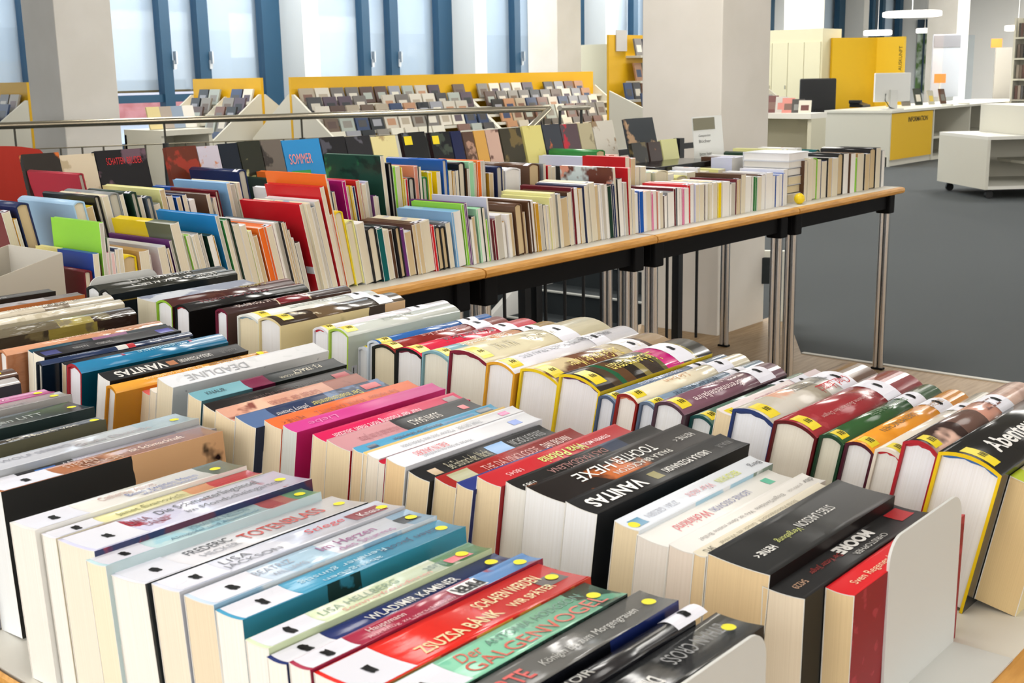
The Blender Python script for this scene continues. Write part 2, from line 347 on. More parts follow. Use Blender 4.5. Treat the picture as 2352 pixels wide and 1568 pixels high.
# kind, A(left end far corner), B(left end near corner), C(right end near corner), lean deg (+ = tops towards the near side), spine, side, pages, label, extras
RA = [
 ('p', 1645, .492, (1755, 1436), -2, '1e2022', '17181a', 'f4f2ec', 'black paperback with yellow dot on spine, frontmost of the first row beside bookend',
   [('T', 'DIE STUNDE DER WUT', .1, .52, .42, .36, 'd8d8d4', 1, 0, .02), ('T', 'ETHAN CROSS', .62, .93, .62, .34, '77797a', 1), ('D', .014)]),
 ('h', 1560, .492, (1598, 1415), -2, '26262a', '1c1d22', 'f4f2ec', 'slim black book with white spine end label, between grey spine and frontmost black paperback',
   [('W', .165, .2), ('T', 'NOIR', .3, .45, .5, .4, 'b9b9b4')]),
 ('p', 1477, .492, (1544, 1374), -3, '6c6c6a', '14161c@.62,1d2c66', 'f4f2ec', 'grey spined paperback with navy side, yellow dot and pale italic title',
   [('T', 'Königin bis zum Morgengrauen', .36, .86, .48, .3, 'b5b5b0', 0, .25), ('T', 'FERTE', .1, .3, .5, .45, 'd83a30', 0, 0, .02), ('D', .012)]),
 ('p', (850, 1590), (945, 1633), (1439, 1362), -3, '8fd4b4@.8,8fd4b4@.88,2e5a4a~7cc8a8:30:.6', '26443c~16261f:30:.5', 'f4f2ec', 'mint green paperback with red capitals and yellow dot near its dark green end',
   [('T', 'GALGENVOGEL', .28, .93, .32, .38, 'd8543a', 0, 0, .0), ('T', 'ANTONIA HODGSON', .44, .9, .74, .2, '3c7a66'), ('T', 'Der', .3, .41, .72, .3, 'd8543a', 0, .3), ('W', .002, .05), ('D', .014)]),
 ('p', (720, 1534), (845, 1592), (1341, 1319), -3, 'e62a20~ec2c22:6:.6', 'b06a3a@.3,a8281c@.45,d89a40@.62,c03020~c8852e:22:.56', 'f4f2ec', 'bright red paperback with cream capitals, brown leaf and yellow dot',
   [('W', .003, .042), ('T', 'ZSUZSA BÁNK', .27, .62, .36, .34, 'f2dfa8', 0, 0, .015), ('T', 'SCHLAFEN WERDEN', .6, .9, .68, .24, 'f2dfa8', 0, 0, .01), ('T', 'WIR SPÄTER', .67, .88, .32, .22, 'f2dfa8', 0, 0, .01), ('B', .86, .97, .3, .62, '3a2016'), ('D', .014)]),
 ('p', (663, 1508), (712, 1539), (1217, 1272), -3, 'a82a48@.74,5c9ae0~b03a55:25:.62', '8c2440', 'f4f2ec', 'crimson slim paperback whose far end is sky blue with white clouds',
   [('W', .003, .042), ('T', 'Hauptmann', .27, .42, .66, .36, 'f0d8d8'), ('T', 'Rückflug zu verschenken', .24, .6, .25, .3, 'e8a8b0', 0, .2), ('B', .62, .745, .12, .9, 'f4f4f4'), ('T', 'PIPER', .625, .74, .5, .6, '111111', 1, 0, .03), ('D', .014)]),
 ('p', (612, 1499), (658, 1526), (1161, 1275), -3, '1c2f6e', '16224e', 'f4f2ea', 'navy slim paperback with white capitals on its spine and yellow dot',
   [('W', .003, .042), ('T', 'WLADIMIR KAMINER', .36, .76, .5, .46, 'f0f0ee', 0, 0, .01), ('D', .014)]),
 ('p', (563, 1459), (617, 1489), (1132, 1259), -3, 'dbe8c4@.75,e0ead0@.8,4a8a4a@.99,4a8a4a~eef2dc:20:.66', 'c9d8b0', 'f4f2ec', 'pale green paperback ending in a pink and green flower panel, yellow dot',
   [('W', .003, .048), ('T', 'LISA HELLBERG', .26, .6, .64, .3, '8fa890'), ('T', 'Sommerfreundinnen', .32, .72, .27, .28, 'e59a8a', 0, .25), ('B', .82, .93, .2, .62, 'e8707a'), ('T', 'List', .72, .8, .45, .4, '7a8c80', 1), ('D', .02)]),
 ('p', (497, 1396), (557, 1424), (1072, 1209), -3, '4aa3c8', '2b7f9e@.35,14343a@.5,2f8aa8~2a7a98:30:.6', 'f4f2ec', 'turquoise blue thick paperback with white and navy upside-down lettering, yellow dot',
   [('W', .003, .052), ('T', 'Eilen Jacobi', .66, .93, .6, .3, '1d3f66', 1), ('T', 'Rentner günstig', .3, .68, .68, .26, 'bfe2f0', 1), ('T', 'abzugeben', .36, .62, .3, .28, 'bfe2f0', 1), ('D', .012)]),
 ('p', (422, 1358), (488, 1388), (1001, 1183), -4, 'cfe0f0@.35,b8d8ee@.55,e9eef8@.9,a9cdea', '9ec4de~dfe8ee:20:.5', 'eadcc0', 'pale blue paperback with thin violet lettering and small black panel beside its yellow dot',
   [('W', .003, .052), ('T', 'BEATRIZ', .24, .4, .7, .24, 'a8aebc'), ('T', 'WILLIAMS', .27, .42, .32, .22, 'a8aebc'), ('T', 'Im Herzen', .52, .78, .68, .3, 'a0508c'), ('T', 'des Sturms', .56, .82, .3, .28, 'b070a0'), ('B', .88, .97, .3, .72, '15181c'), ('D', .012)]),
 ('p', (348, 1326), (412, 1359), (919, 1158), -5, 'e2e5f2~d3d9ec:14:.55', 'c3c6cf', 'efe6d2', 'glossy lilac white thick paperback with grey capitals, red scrawl and dark red end panel',
   [('W', .003, .046), ('T', 'LISA', .24, .36, .72, .26, '74767e'), ('T', 'JACKSON', .22, .46, .36, .32, '74767e'), ('T', 'Stiege', .6, .78, .62, .36, 'd83a44', 0, .2), ('B', .8, .96, .28, .78, '8c1a26'), ('T', 'Knaur', .84, .95, .5, .28, 'f0e6e6'), ('D', .01)]),
 ('p', (252, 1304), (333, 1341), (834, 1149), -6, 'e9e9ef~e2e4ee:9:.6', '2b3032', 'f3f1ea', 'white thick paperback with tall red capitals and a black side cover',
   [('W', .003, .042), ('T', 'FREDERIC', .26, .45, .7, .24, '4a4c52'), ('T', 'HECKER', .28, .44, .36, .22, 'a0a2aa'), ('T', 'TOTENBLASS', .48, .86, .55, .36, 'd04a42', 0, 0, .01), ('D', .012)]),
 ('p', (205, 1279), (243, 1301), (735, 1129), -5, 'c4e0e4@.76,c86a6a@.84,d88a80@.9,8cbf96~a8d4e0:24:.6', 'b8ccd0', 'f2e9cf', 'pale aqua slim paperback with grey italic title and green end carrying a yellow dot',
   [('W', .003, .044), ('T', 'JOHANNA NELLON', .42, .7, .7, .3, '7a9aa8'), ('T', 'Almgipfel und Alpenglück', .3, .72, .34, .34, '5c8aa0', 0, .2), ('D', .012)]),
 ('p', (132, 1228), (208, 1263), (710, 1098), -4, 'dfe0f4@.86,b8485a~d8d8f0:9:.5~a83a4a:26:.6', '94404e@.2,5a2c44~27305a:20:.5', 'efe9d8', 'lavender paperback printed with red blossoms along its lower edge, yellow dot',
   [('W', .003, .05), ('T', 'Die Schmetterlingsinsel', .38, .86, .74, .27, '44464e'), ('T', 'im Mondscheingarten', .46, .92, .42, .25, '5a5c66', 0, .15), ('T', 'LINA', .25, .34, .72, .22, '8a4458'), ('T', 'LAND', .28, .38, .45, .2, '8a4458'), ('D', .014)]),
 ('p', (95, 1223), (128, 1236), (592, 1082), -4, 'ecebf4@.22,ece8b0@.66,eda878@.78,d83a40', 'e8e4c8', 'f0efe9', 'thin pale yellow paperback turning orange and red towards its far end',
   [('W', .003, .044), ('T', 'Janet Evanovich', .3, .62, .5, .5, '8a8a50')]),
 ('p', (22, 1184), (80, 1218), (567, 1069), -4, 'eeece6@.86,5a6a4c~e6e6ea:8:.6', 'e3e3e0', 'f0eee6', 'white paperback with blue handwritten style title and white roses at its far end',
   [('W', .003, .05), ('T', 'Catherine Alliott', .36, .62, .74, .26, 'c8a8a0'), ('T', 'Beim zweiten Mann', .46, .8, .5, .24, '6a78b0'), ('T', 'wird alles besser', .5, .78, .26, .22, '6a78b0'), ('D', .02)]),
 ('p', 483, (2, 1130), (535, 996), -4, 'b4744e@.55,a8684a@.99,a8684a~8c5a40:30:.6', '131312@.57,caa076~121110:14:.57', 'e9edee', 'brown spined paperback whose tall side cover is black torn into tan',
   [('W', .004, .06), ('T', 'STEFAN', .32, .46, .7, .28, 'e8c8b4'), ('T', 'ULRICH', .36, .54, .34, .28, 'e0b8a0'), ('T', 'ist Schmackhaft', .6, .86, .6, .3, 'f0e0d0', 0, .15)]),
 ('p', 457, .5, (497, 983), -3, '2a2a2e@.45,c9c8da@.75,a8a6b4@.9,c4c2cc', '8c8a90', 'e9e6df', 'glossy paperback half black half lavender grey with white capitals and yellow dot',
   [('W', .0, .055), ('B', .28, .36, .2, .85, '2e72c8'), ('T', 'ASTRID', .38, .5, .68, .3, 'e4e4ea'), ('T', 'RUPPERT', .38, .54, .34, .3, 'd0d0d8'), ('T', 'LEUCHTENDE TAGE', .6, .84, .5, .36, '8c8ca0'), ('D', .012)]),
 ('p', 403, .5, (457, 960), -3, 'c9ccd4@.6,d6dde2@.8,b9d2dc', 'b8bcc0', 'e9e6df', 'glossy silver grey thick paperback with faint wide-spaced capitals, yellow dot',
   [('T', 'WOLF SERNO', .22, .5, .7, .2, '9a9ca6'), ('T', 'Große Elbstraße', .5, .82, .45, .3, 'a8a0a4', 0, .1), ('D', .016)]),
 ('p', 222, .49, (243, 962), -3, '2c2c28@.3,4a4238@.6,1e1e1c', '5a5844', 'e9e6df', 'low dark brown paperback with cream serif-like title, sunk between taller glossy books',
   [('T', 'Ein Hauch von', .5, .86, .5, .6, 'e0d8c0'), ('D', .008)]),
 ('p', 158, .49, (217, 934), -3, '34423e@.5,3c4a44@.8,26302e', '2c3632@.3,8c8c50@.5,233030', 'e9e6df', 'dark green glossy paperback with pale lettering and yellow dot at far end',
   [('T', 'Und morgen LITT', .3, .8, .5, .34, 'a8b0a8', 0, .2), ('D', .012)]),
 ('p', 138, .49, (165, 905), -2, 'b9b6b4', 'a8a6a4', 'e9e6df', 'silver grey glossy slim paperback with yellow dot, beside dark green one', [('T', 'Verzaubert', .4, .8, .5, .4, '8c8a88', 0, .2), ('D', .014)]),
 ('p', 101, .49, (123, 898), -2, 'e07ab4', 'd05c9c', 'e9e6df', 'bright pink paperback with yellow dot at the left edge of the picture', [('T', 'Liebesglück', .35, .8, .5, .4, 'f0b8d4', 0, .2), ('D', .014)]),
 ('h', 20, .49, (46, 869), -2, 'e4e2e0@.8,d8d4d4', '8c1c4c@.5,8c1c4c@.8,3c3a40~b8b8c0:26:.6', 'e9e6df', 'glossy hardcover with magenta and black side at the left picture edge', []),
 ('h', 12, .49, (41, 849), -2, '6c4c3c~8c6c58:20:.6', '4a342a', 'e9e6df', 'glossy brown hardcover with yellow label at the left picture edge', [('B', .8, .93, .2, .8, 'f2dc10')]),
]
RB = [
 ('p', (1896, 1354), (1963, 1368), (2222, 1182), 1, 'd8242a', '8c1420~a8303a:60:.62', 'ecd2a4', 'red paperback pressed against the tall white bookend at the end of the second row',
   [('T', 'Sven Regener Herr Lehmann', .1, .7, .45, .38, 'f4d8b0')]),
 ('p', (1753, 1349), (1851, 1376), (2131, 1176), 1, '252526', '141516', 'f3e4cc', 'black paperback with big rounded white capitals and small red label at its far end',
   [('T', 'MOORE', .42, .68, .62, .34, 'f0f0ee', 1, 0, .05), ('T', 'CHRISTOPHER', .45, .7, .26, .16, 'c8c8c4', 1), ('T', 'Der Ketzer Jünger', .2, .42, .55, .22, 'a02c2a', 1, .2), ('T', '54229', .06, .14, .45, .18, 'c8a080', 1), ('B', .86, .97, .3, .8, 'b8222a')]),
 ('p', (1626, 1279), (1770, 1321), (2060, 1139), 4, '2a2b2b', '17100f', 'eed3a6', 'very thick matt black paperback with small pale lettering, beside the cream slim one',
   [('T', 'STIEG LARSSON', .45, .72, .55, .17, 'e4e4e0', 1), ('T', 'Vergebung', .27, .44, .5, .16, 'c8d070', 1, .2), ('T', 'HEYNE <', .1, .23, .45, .14, 'eeeeea', 1, 0, .02)]),
 ('p', (1595, 1271), (1626, 1279), (1915, 1117), 4, 'ece4ce', 'e4d8bc', 'efd5aa', 'slim cream paperback with grey upside-down title beside the very thick black one',
   [('T', 'Edda Rönckendorff  Glück im Winkel', .15, .75, .5, .36, 'b0a890', 1), ('T', 'DAS', .04, .1, .5, .5, '6a6658')]),
 ('p', (1536, 1256), (1595, 1271), (1881, 1099), 5, 'f1efea', 'e8e2da', 'f0e2d4', 'white paperback with grey rounded title in two white neighbours, the nearer one',
   [('T', 'Biegel/Swildens  Wo ist denn meine Brille?', .12, .74, .5, .26, 'a09c98', 1), ('T', 'großdruck', .78, .9, .5, .2, 'b0aca8', 1), ('T', 'dtv', .92, .99, .5, .26, '7a7876', 1)]),
 ('p', (1472, 1236), (1536, 1256), (1831, 1099), 6, 'f4f3ee', 'ece8e2', 'f0e8df', 'white paperback with red script word, grey name and tiny green panel',
   [('T', 'LEONIE OSSOWSKI', .42, .72, .5, .24, '8a8cb0', 1), ('T', 'Wohinkind', .16, .4, .5, .36, 'e06a74', 1, .25), ('B', .86, .91, .35, .7, '5ab89a')]),
 ('p', (1411, 1194), (1459, 1216), (1771, 1063), 7, 'e6ecf4', 'dde4ea@.4,a8cce0@.85,7c8c80~e6e9ec:20:.62', 'efdcb8', 'white paperback with sky blue side picture and lime green word near its far end',
   [('T', 'BERGMANN', .64, .8, .5, .36, 'c8d048', 1), ('T', 'Berg', .9, .98, .5, .34, '50525a', 1), ('T', 'Wer nicht', .42, .6, .5, .36, 'e0a8b0', 1, .2), ('B', .03, .1, .2, .7, '3a8cb4'), ('D', .205, .4), ('T', '27261 GIESSEN', .13, .34, .5, .28, 'b4b8c4', 1)]),
 ('p', (1299, 1158), (1372, 1181), (1731, 1020), 7, '222223', '17181a', 'f4f4f6', 'thick black paperback with large white capitals, right of the fiery orange spine',
   [('T', 'VANITAS', .05, .36, .5, .5, 'f4f4f2', 1, 0, .03), ('B', .42, .47, .3, .7, '8c8440'), ('T', 'URSULA POZNANSKI', .5, .8, .5, .26, 'e8e8e4', 1, 0, .01), ('T', 'KNAUR', .87, .96, .5, .22, '6a6a6a', 1)]),
 ('p', (1212, 1128), (1299, 1155), (1655, 1003), 7, '1e1816@.98,1e1816~c86a2c:11:.56', '1c1614', 'f3f3f4', 'thick paperback with burnt orange flames behind white handwritten style capitals',
   [('T', 'HEXE', .2, .42, .6, .34, 'f4f4f0', 1, .1), ('T', 'TOCHTER', .44, .7, .62, .32, 'f0f0ec', 1, .1), ('T', 'PAULA BRACKSTON', .36, .72, .25, .18, 'd8d8d0', 1), ('T', 'HEYNE <', .82, .95, .5, .18, 'c8c8c4', 1)]),
 ('p', (1162, 1116), (1212, 1128), (1545, 994), 8, '1f1d1c@.35,1f1d1c@.62,33405c@.75,1f1d1c', '1b1a1a', 'f4f2ec', 'black paperback with dull red lettering and a dark blue patch, left of flaming spine',
   [('T', 'DAS MAGDALENA', .22, .6, .62, .3, '8c3a2c', 1), ('T', 'EVANGELIUM', .3, .56, .3, .24, '7a342a', 1), ('T', '1083', .03, .1, .4, .26, 'd0d0cc', 1)]),
 ('p', (1097, 1099), (1152, 1118), (1476, 995), 8, 'c82a32', '9c1c24', 'f0dcb8', 'red paperback with lime green script title and small round emblem at far end',
   [('T', 'Viva Polonia', .36, .66, .5, .5, 'c8d838', 1, .15, .01), ('T', 'STEFFEN MÖLLER', .62, .86, .5, .26, 'f0d0d0', 1, 0, .01), ('T', '18045', .12, .22, .5, .22, 'e8a0a0', 1)]),
 ('p', (1049, 1116), (1087, 1126), (1300, 1040), 9, '2c3a86', '26306e', 'f0dcb8', 'low indigo paperback sunk between two red ones', []),
 ('p', (999, 1108), (1049, 1121), (1345, 1000), 10, 'a82420@.5,962420', '5a1a18', 'f0dcb4', 'dark red paperback with pale thin capitals and an olive round seal at its left end',
   [('B', .06, .2, .1, .9, '8c8a3a'), ('T', 'THE DA VINCI CODE', .26, .66, .5, .4, 'd89088'), ('T', 'DAN BROWN', .7, .9, .5, .4, 'f0d8d0')]),
 ('p', (946, 1084), (987, 1106), (1287, 996), 10, '1d1e20', '141517', 'f2dfba', 'black paperback with thin grey capitals and glowing blue cloud picture mid spine',
   [('B', .52, .66, .15, .85, '5a9ad8'), ('T', 'NICHOLAS SPARKS', .68, .94, .5, .42, '8a8c8c'), ('T', 'Bei Einbruch der Nacht', .2, .5, .5, .5, '9a9470'), ('B', .08, .14, .25, .7, 'b08c50')]),
 ('p', (887, 1058), (924, 1070), (1245, 962), 9, 'f0f3fa', 'e6eaf2', 'f0d2a4', 'thick plain white paperback with small red name and small blue panel',
   [('T', 'EVELYN SANDERS', .14, .36, .62, .34, 'd83a48', 1), ('T', 'Werden sie denn nie erwachsen?', .16, .5, .3, .26, '8c8e96', 1), ('B', .82, .89, .3, .7, '3a6cc8')]),
 ('p', (872, 1062), (884, 1065), (1120, 985), 9, 'c81a3a', 'c81a3a', 'f0e8dc', 'slim crimson booklet wedged left of the thick plain white paperback', []),
 ('p', (845, 1044), (868, 1053), (1208, 943), 9, 'eef0f6', 'e6e6ea', 'f2e9da', 'slim white paperback with pink panel at far end and grey spaced capitals',
   [('T', 'TINA GRUBE   Männer sind wie Schokolade', .18, .72, .5, .4, 'a4a6ac', 1), ('B', .86, .92, .3, .75, 'e04090')]),
 ('p', (834, 1041), (845, 1044), (1170, 938), 9, 'f0d28a', 'efcf84', 'efdcbc', 'thin book with pale yellow spine between white and blue spines', []),
 ('p', (810, 1029), (834, 1040), (1155, 938), 9, '5aa8d0', '4a96bc', 'efd8b4', 'sky blue paperback with bold dark title upside down',
   [('T', 'Mannequin für Übergrößen', .24, .58, .5, .55, '123a5c', 1, 0, .02), ('T', 'Gabriel Jakobwerk', .6, .82, .5, .4, '6a70a8', 1, .2), ('B', .86, .96, .2, .8, '1d3a4c'), ('B', .07, .13, .25, .75, '1d3a5c')]),
 ('p', (757, 1020), (805, 1036), (1117, 935), 9, 'd49aa0@.44,242428', 'c81c24', 'efdcb8', 'paperback with dusty pink left half and black right half, small red seal',
   [('T', 'SUSAN ISAACS', .5, .72, .5, .36, 'e0dcd4', 1), ('T', 'Und das nach all den Jahren', .14, .42, .5, .5, 'b86a74', 1, .2), ('B', .88, .93, .35, .65, 'c83440')]),
 ('p', (718, 1003), (752, 1016), (1076, 917), 10, 'e01e5e', 'c01448', 'efdcb8', 'hot pink paperback with white script title along the whole spine',
   [('T', 'Nur der Pudding hört mein Seufzen', .08, .68, .5, .5, 'f6d0dc', 1, .1, .01), ('B', .88, .97, .2, .8, '5a1a24')]),
 ('p', (650, 983), (682, 993), (1025, 893), 10, 'd84496', 'd0307e', 'd8dcd8', 'plain magenta pink taller paperback with smooth blank spine left of the hot pink one',
   [('T', 'Liebe', .12, .3, .5, .4, 'e878b8', 1, .2)]),
 ('p', (608, 970), (648, 986), (982, 892), 10, 'f0743c', 'e0642c', 'f0dfc0', 'orange paperback with faint darker orange lettering',
   [('T', 'HEYNE <', .06, .2, .5, .3, 'a84c28', 1), ('T', 'Der Vorleser   FRANK KAPOWITZ', .28, .85, .5, .34, 'c85c34', 1)]),
 ('p', (542, 966), (588, 983), (907, 890), 11, '5a74a0@.2,26365c@.6,6a84ac@.99,6a84ac~33425e:24:.55', '1f2a44', 'f0dfc0', 'slate blue paperback showing a city skyline with yellow words and red tab',
   [('T', 'Jeffery Deaver', .2, .42, .5, .34, 'dcdce0', 1), ('T', 'Der Insektensammler', .45, .8, .5, .32, 'd8d068', 1), ('B', .84, .96, .5, .85, 'c02834')]),
 ('p', (500, 951), (540, 968), (877, 883), 12, 'e0a890@.75,a86858~f0c0a4:10:.55~8c4c40:16:.66', '7a4a40', 'f0dcb8', 'paperback with flesh coloured cloudy spine, next to the city skyline one',
   [('T', 'Garten der Sünden', .3, .65, .5, .4, 'c88474', 1)]),
 ('p', (467, 933), (502, 950), (840, 867), 12, '211c1c', '19181a', 'f2e0bc', 'black paperback with faint grey name and red label at its far end',
   [('T', 'HELLMUTH KEY', .56, .8, .5, .34, '5a585a', 1), ('T', 'KILLER INSTINKT', .25, .55, .5, .34, '4c2c2a', 1), ('B', .86, .97, .3, .8, 'a8202c')]),
 ('p', (432, 906), (463, 921), (805, 839), 12, '7ab0bc@.34,7c2048@.5,1c2426', '5c8c98@.34,5c1838@.5,141a1a', 'f1e0bd', 'paperback banded pale teal, plum and black along its spine',
   [('T', 'P.J. TRACY', .66, .86, .64, .42, 'e8e4d0', 1), ('T', 'DER KÖDER', .55, .7, .36, .26, 'd0ccb8', 1), ('T', 'KNAUR', .08, .2, .6, .3, '1d3a44')]),
 ('p', (362, 880), (398, 890), (769, 808), 13, 'e8eaee~dfe2e6:60:.6', 'd9dcde~a8aaae:90:.7', 'f0e4c8', 'tall speckled pale grey paperback with jumbled dark capitals, bigger than its neighbours',
   [('T', 'DEADLINE', .12, .5, .5, .5, 'b0b2b6', 1, .2), ('F', .12, .16, .5, .7, '5a5a5c')]),
 ('p', (345, 897), (360, 902), (560, 850), 13, 'f0e6d6', 'ecdfc6', 'f2e6ce', 'low cream booklet half hidden left of the tall speckled grey paperback', []),
 ('p', (323, 901), (345, 908), (540, 852), 13, 'ee7068', 'e05c58', 'f1e2c6', 'low coral topped paperback tucked beside the yellow hardcover', []),
 ('h', (247, 885), (268, 896), (635, 816), 15, 'f0a83a', 'd08a1c', 'f2f2f2', 'slim golden yellow book with handwritten style title, round emblem at far end',
   [('T', 'lass mal an uns selber glauben', .2, .56, .5, .5, 'f6dca0', 1, .15), ('T', 'Julia Engelmann', .6, .82, .5, .45, '7a5418', 1, .15), ('D', .012)]),
 ('p', (225, 860), (250, 875), (585, 808), 14, '252628', '15171a', 'f0f0ee', 'black paperback with white distressed capitals, between yellow and teal spines',
   [('T', 'VANITAS', .08, .42, .5, .62, 'e8e8e4', 1, 0, .03), ('B', .44, .5, .3, .75, 'b87850'), ('T', 'URSULA POZNANSKI', .52, .76, .5, .36, 'dcdcd8', 1, 0, .01), ('T', 'KNAUR', .83, .95, .5, .3, '6e6e6e', 1)]),
 ('h', (153, 836), (187, 846), (548, 780), 9, '1f7fae', '0d4c60|a82a34', 'f2f4fa', 'tall teal blue hardcover with white capitals and tiny red stars on the spine',
   [('T', 'CHRISTIAN MAHR', .4, .7, .5, .3, 'a8d4e4', 1), ('B', .3, .32, .4, .6, 'a83c60'), ('B', .76, .78, .4, .6, 'a83c60'), ('H', 'a82a34')]),
 ('p', (142, 836), (152, 838), (430, 775), 9, '26262a', '1c1c20', 'e2cda6', 'thin dark booklet between teal and navy hardcovers', []),
 ('h', (82, 830), (97, 835), (457, 768), 8, '22365c', '0f1c2c', 'f0eee4', 'slim navy hardcover with a red and white band around the spine',
   [('T', 'Georges Simenon', .12, .34, .5, .3, '9aa8c0'), ('B', .48, .55, .02, .98, 'e4e4e0'), ('B', .55, .6, .02, .98, 'c02030'), ('T', 'und der Samurai', .66, .92, .5, .3, '8c9ab4')]),
 ('p', (79, 808), (102, 821), (426, 761), 8, '29292d', '1d1d22', 'f0ead8', 'black paperback with small violet blocks at both spine ends',
   [('B', .03, .14, .25, .8, '2c3480'), ('T', 'Pan Aroma', .24, .34, .5, .3, 'a8a8a8', 1), ('T', 'TONI MORRISON', .4, .52, .5, .3, 'b0b0b0', 1), ('B', .86, .97, .25, .8, '4c4ca8')]),
 ('p', (64, 807), (79, 812), (401, 752), 8, '1d4a5c@.3,1c2c38@.45,9c6c90@.7,22343c', '1a3a48', 'f0ead8', 'thin dark teal paperback with a mauve streak, behind the black one with violet blocks', []),
 ('h', (-6, 793), (15, 809), (388, 743), 6, 'dca07c~d0906c:22:.6', 'b87a54', 'e8e4e0', 'peach coloured book wrapped in shiny crinkled plastic film', [('T', 'Gerbrand Bakker', .3, .7, .55, .3, 'ecc4a8')]),
 ('h', 282, .83, (314, 711), 5, '6c6450@.5,b4a860@.72,3c2c22~8c8468:20:.6', '3c3a30@.42,8c8440@.74,2c1e18~6c6648:18:.62', 'e8e4dc', 'thick brown and olive book in shiny crinkled plastic film', []),
 ('h', 266, .83, (286, 691), 5, 'e6dfcc~cfc6ae:30:.58', 'cdc4ac', 'e8e4dc', 'cream book in crinkled glossy film beside the brown and olive one', []),
 ('h', 240, .83, (262, 680), 5, 'd8cfbc@.6,8c8070@.75,ddd6c6~b8ae9c:30:.6', 'c0b6a2', 'e8e4dc', 'beige grey glossy book with row of pale capitals', [('T', 'EIN GESICHT WITHOUT', .4, .8, .5, .5, 'f0ece0', 1)]),
 ('p', 178, .83, (195, 676), 4, '8c8684@.5,a8a4a8@.8,6c6464~7a706c:20:.55', 'c87a44', 'e8e4dc', 'thick grey mottled book with an orange lower edge', []),
 ('p', 112, .83, (128, 668), 4, '302c2c', '26221f', 'e8e4dc', 'black book with pale small lettering at the far left end of the second row', [('T', 'ROMAN', .5, .7, .5, .3, 'b8b8b8', 1)]),
]
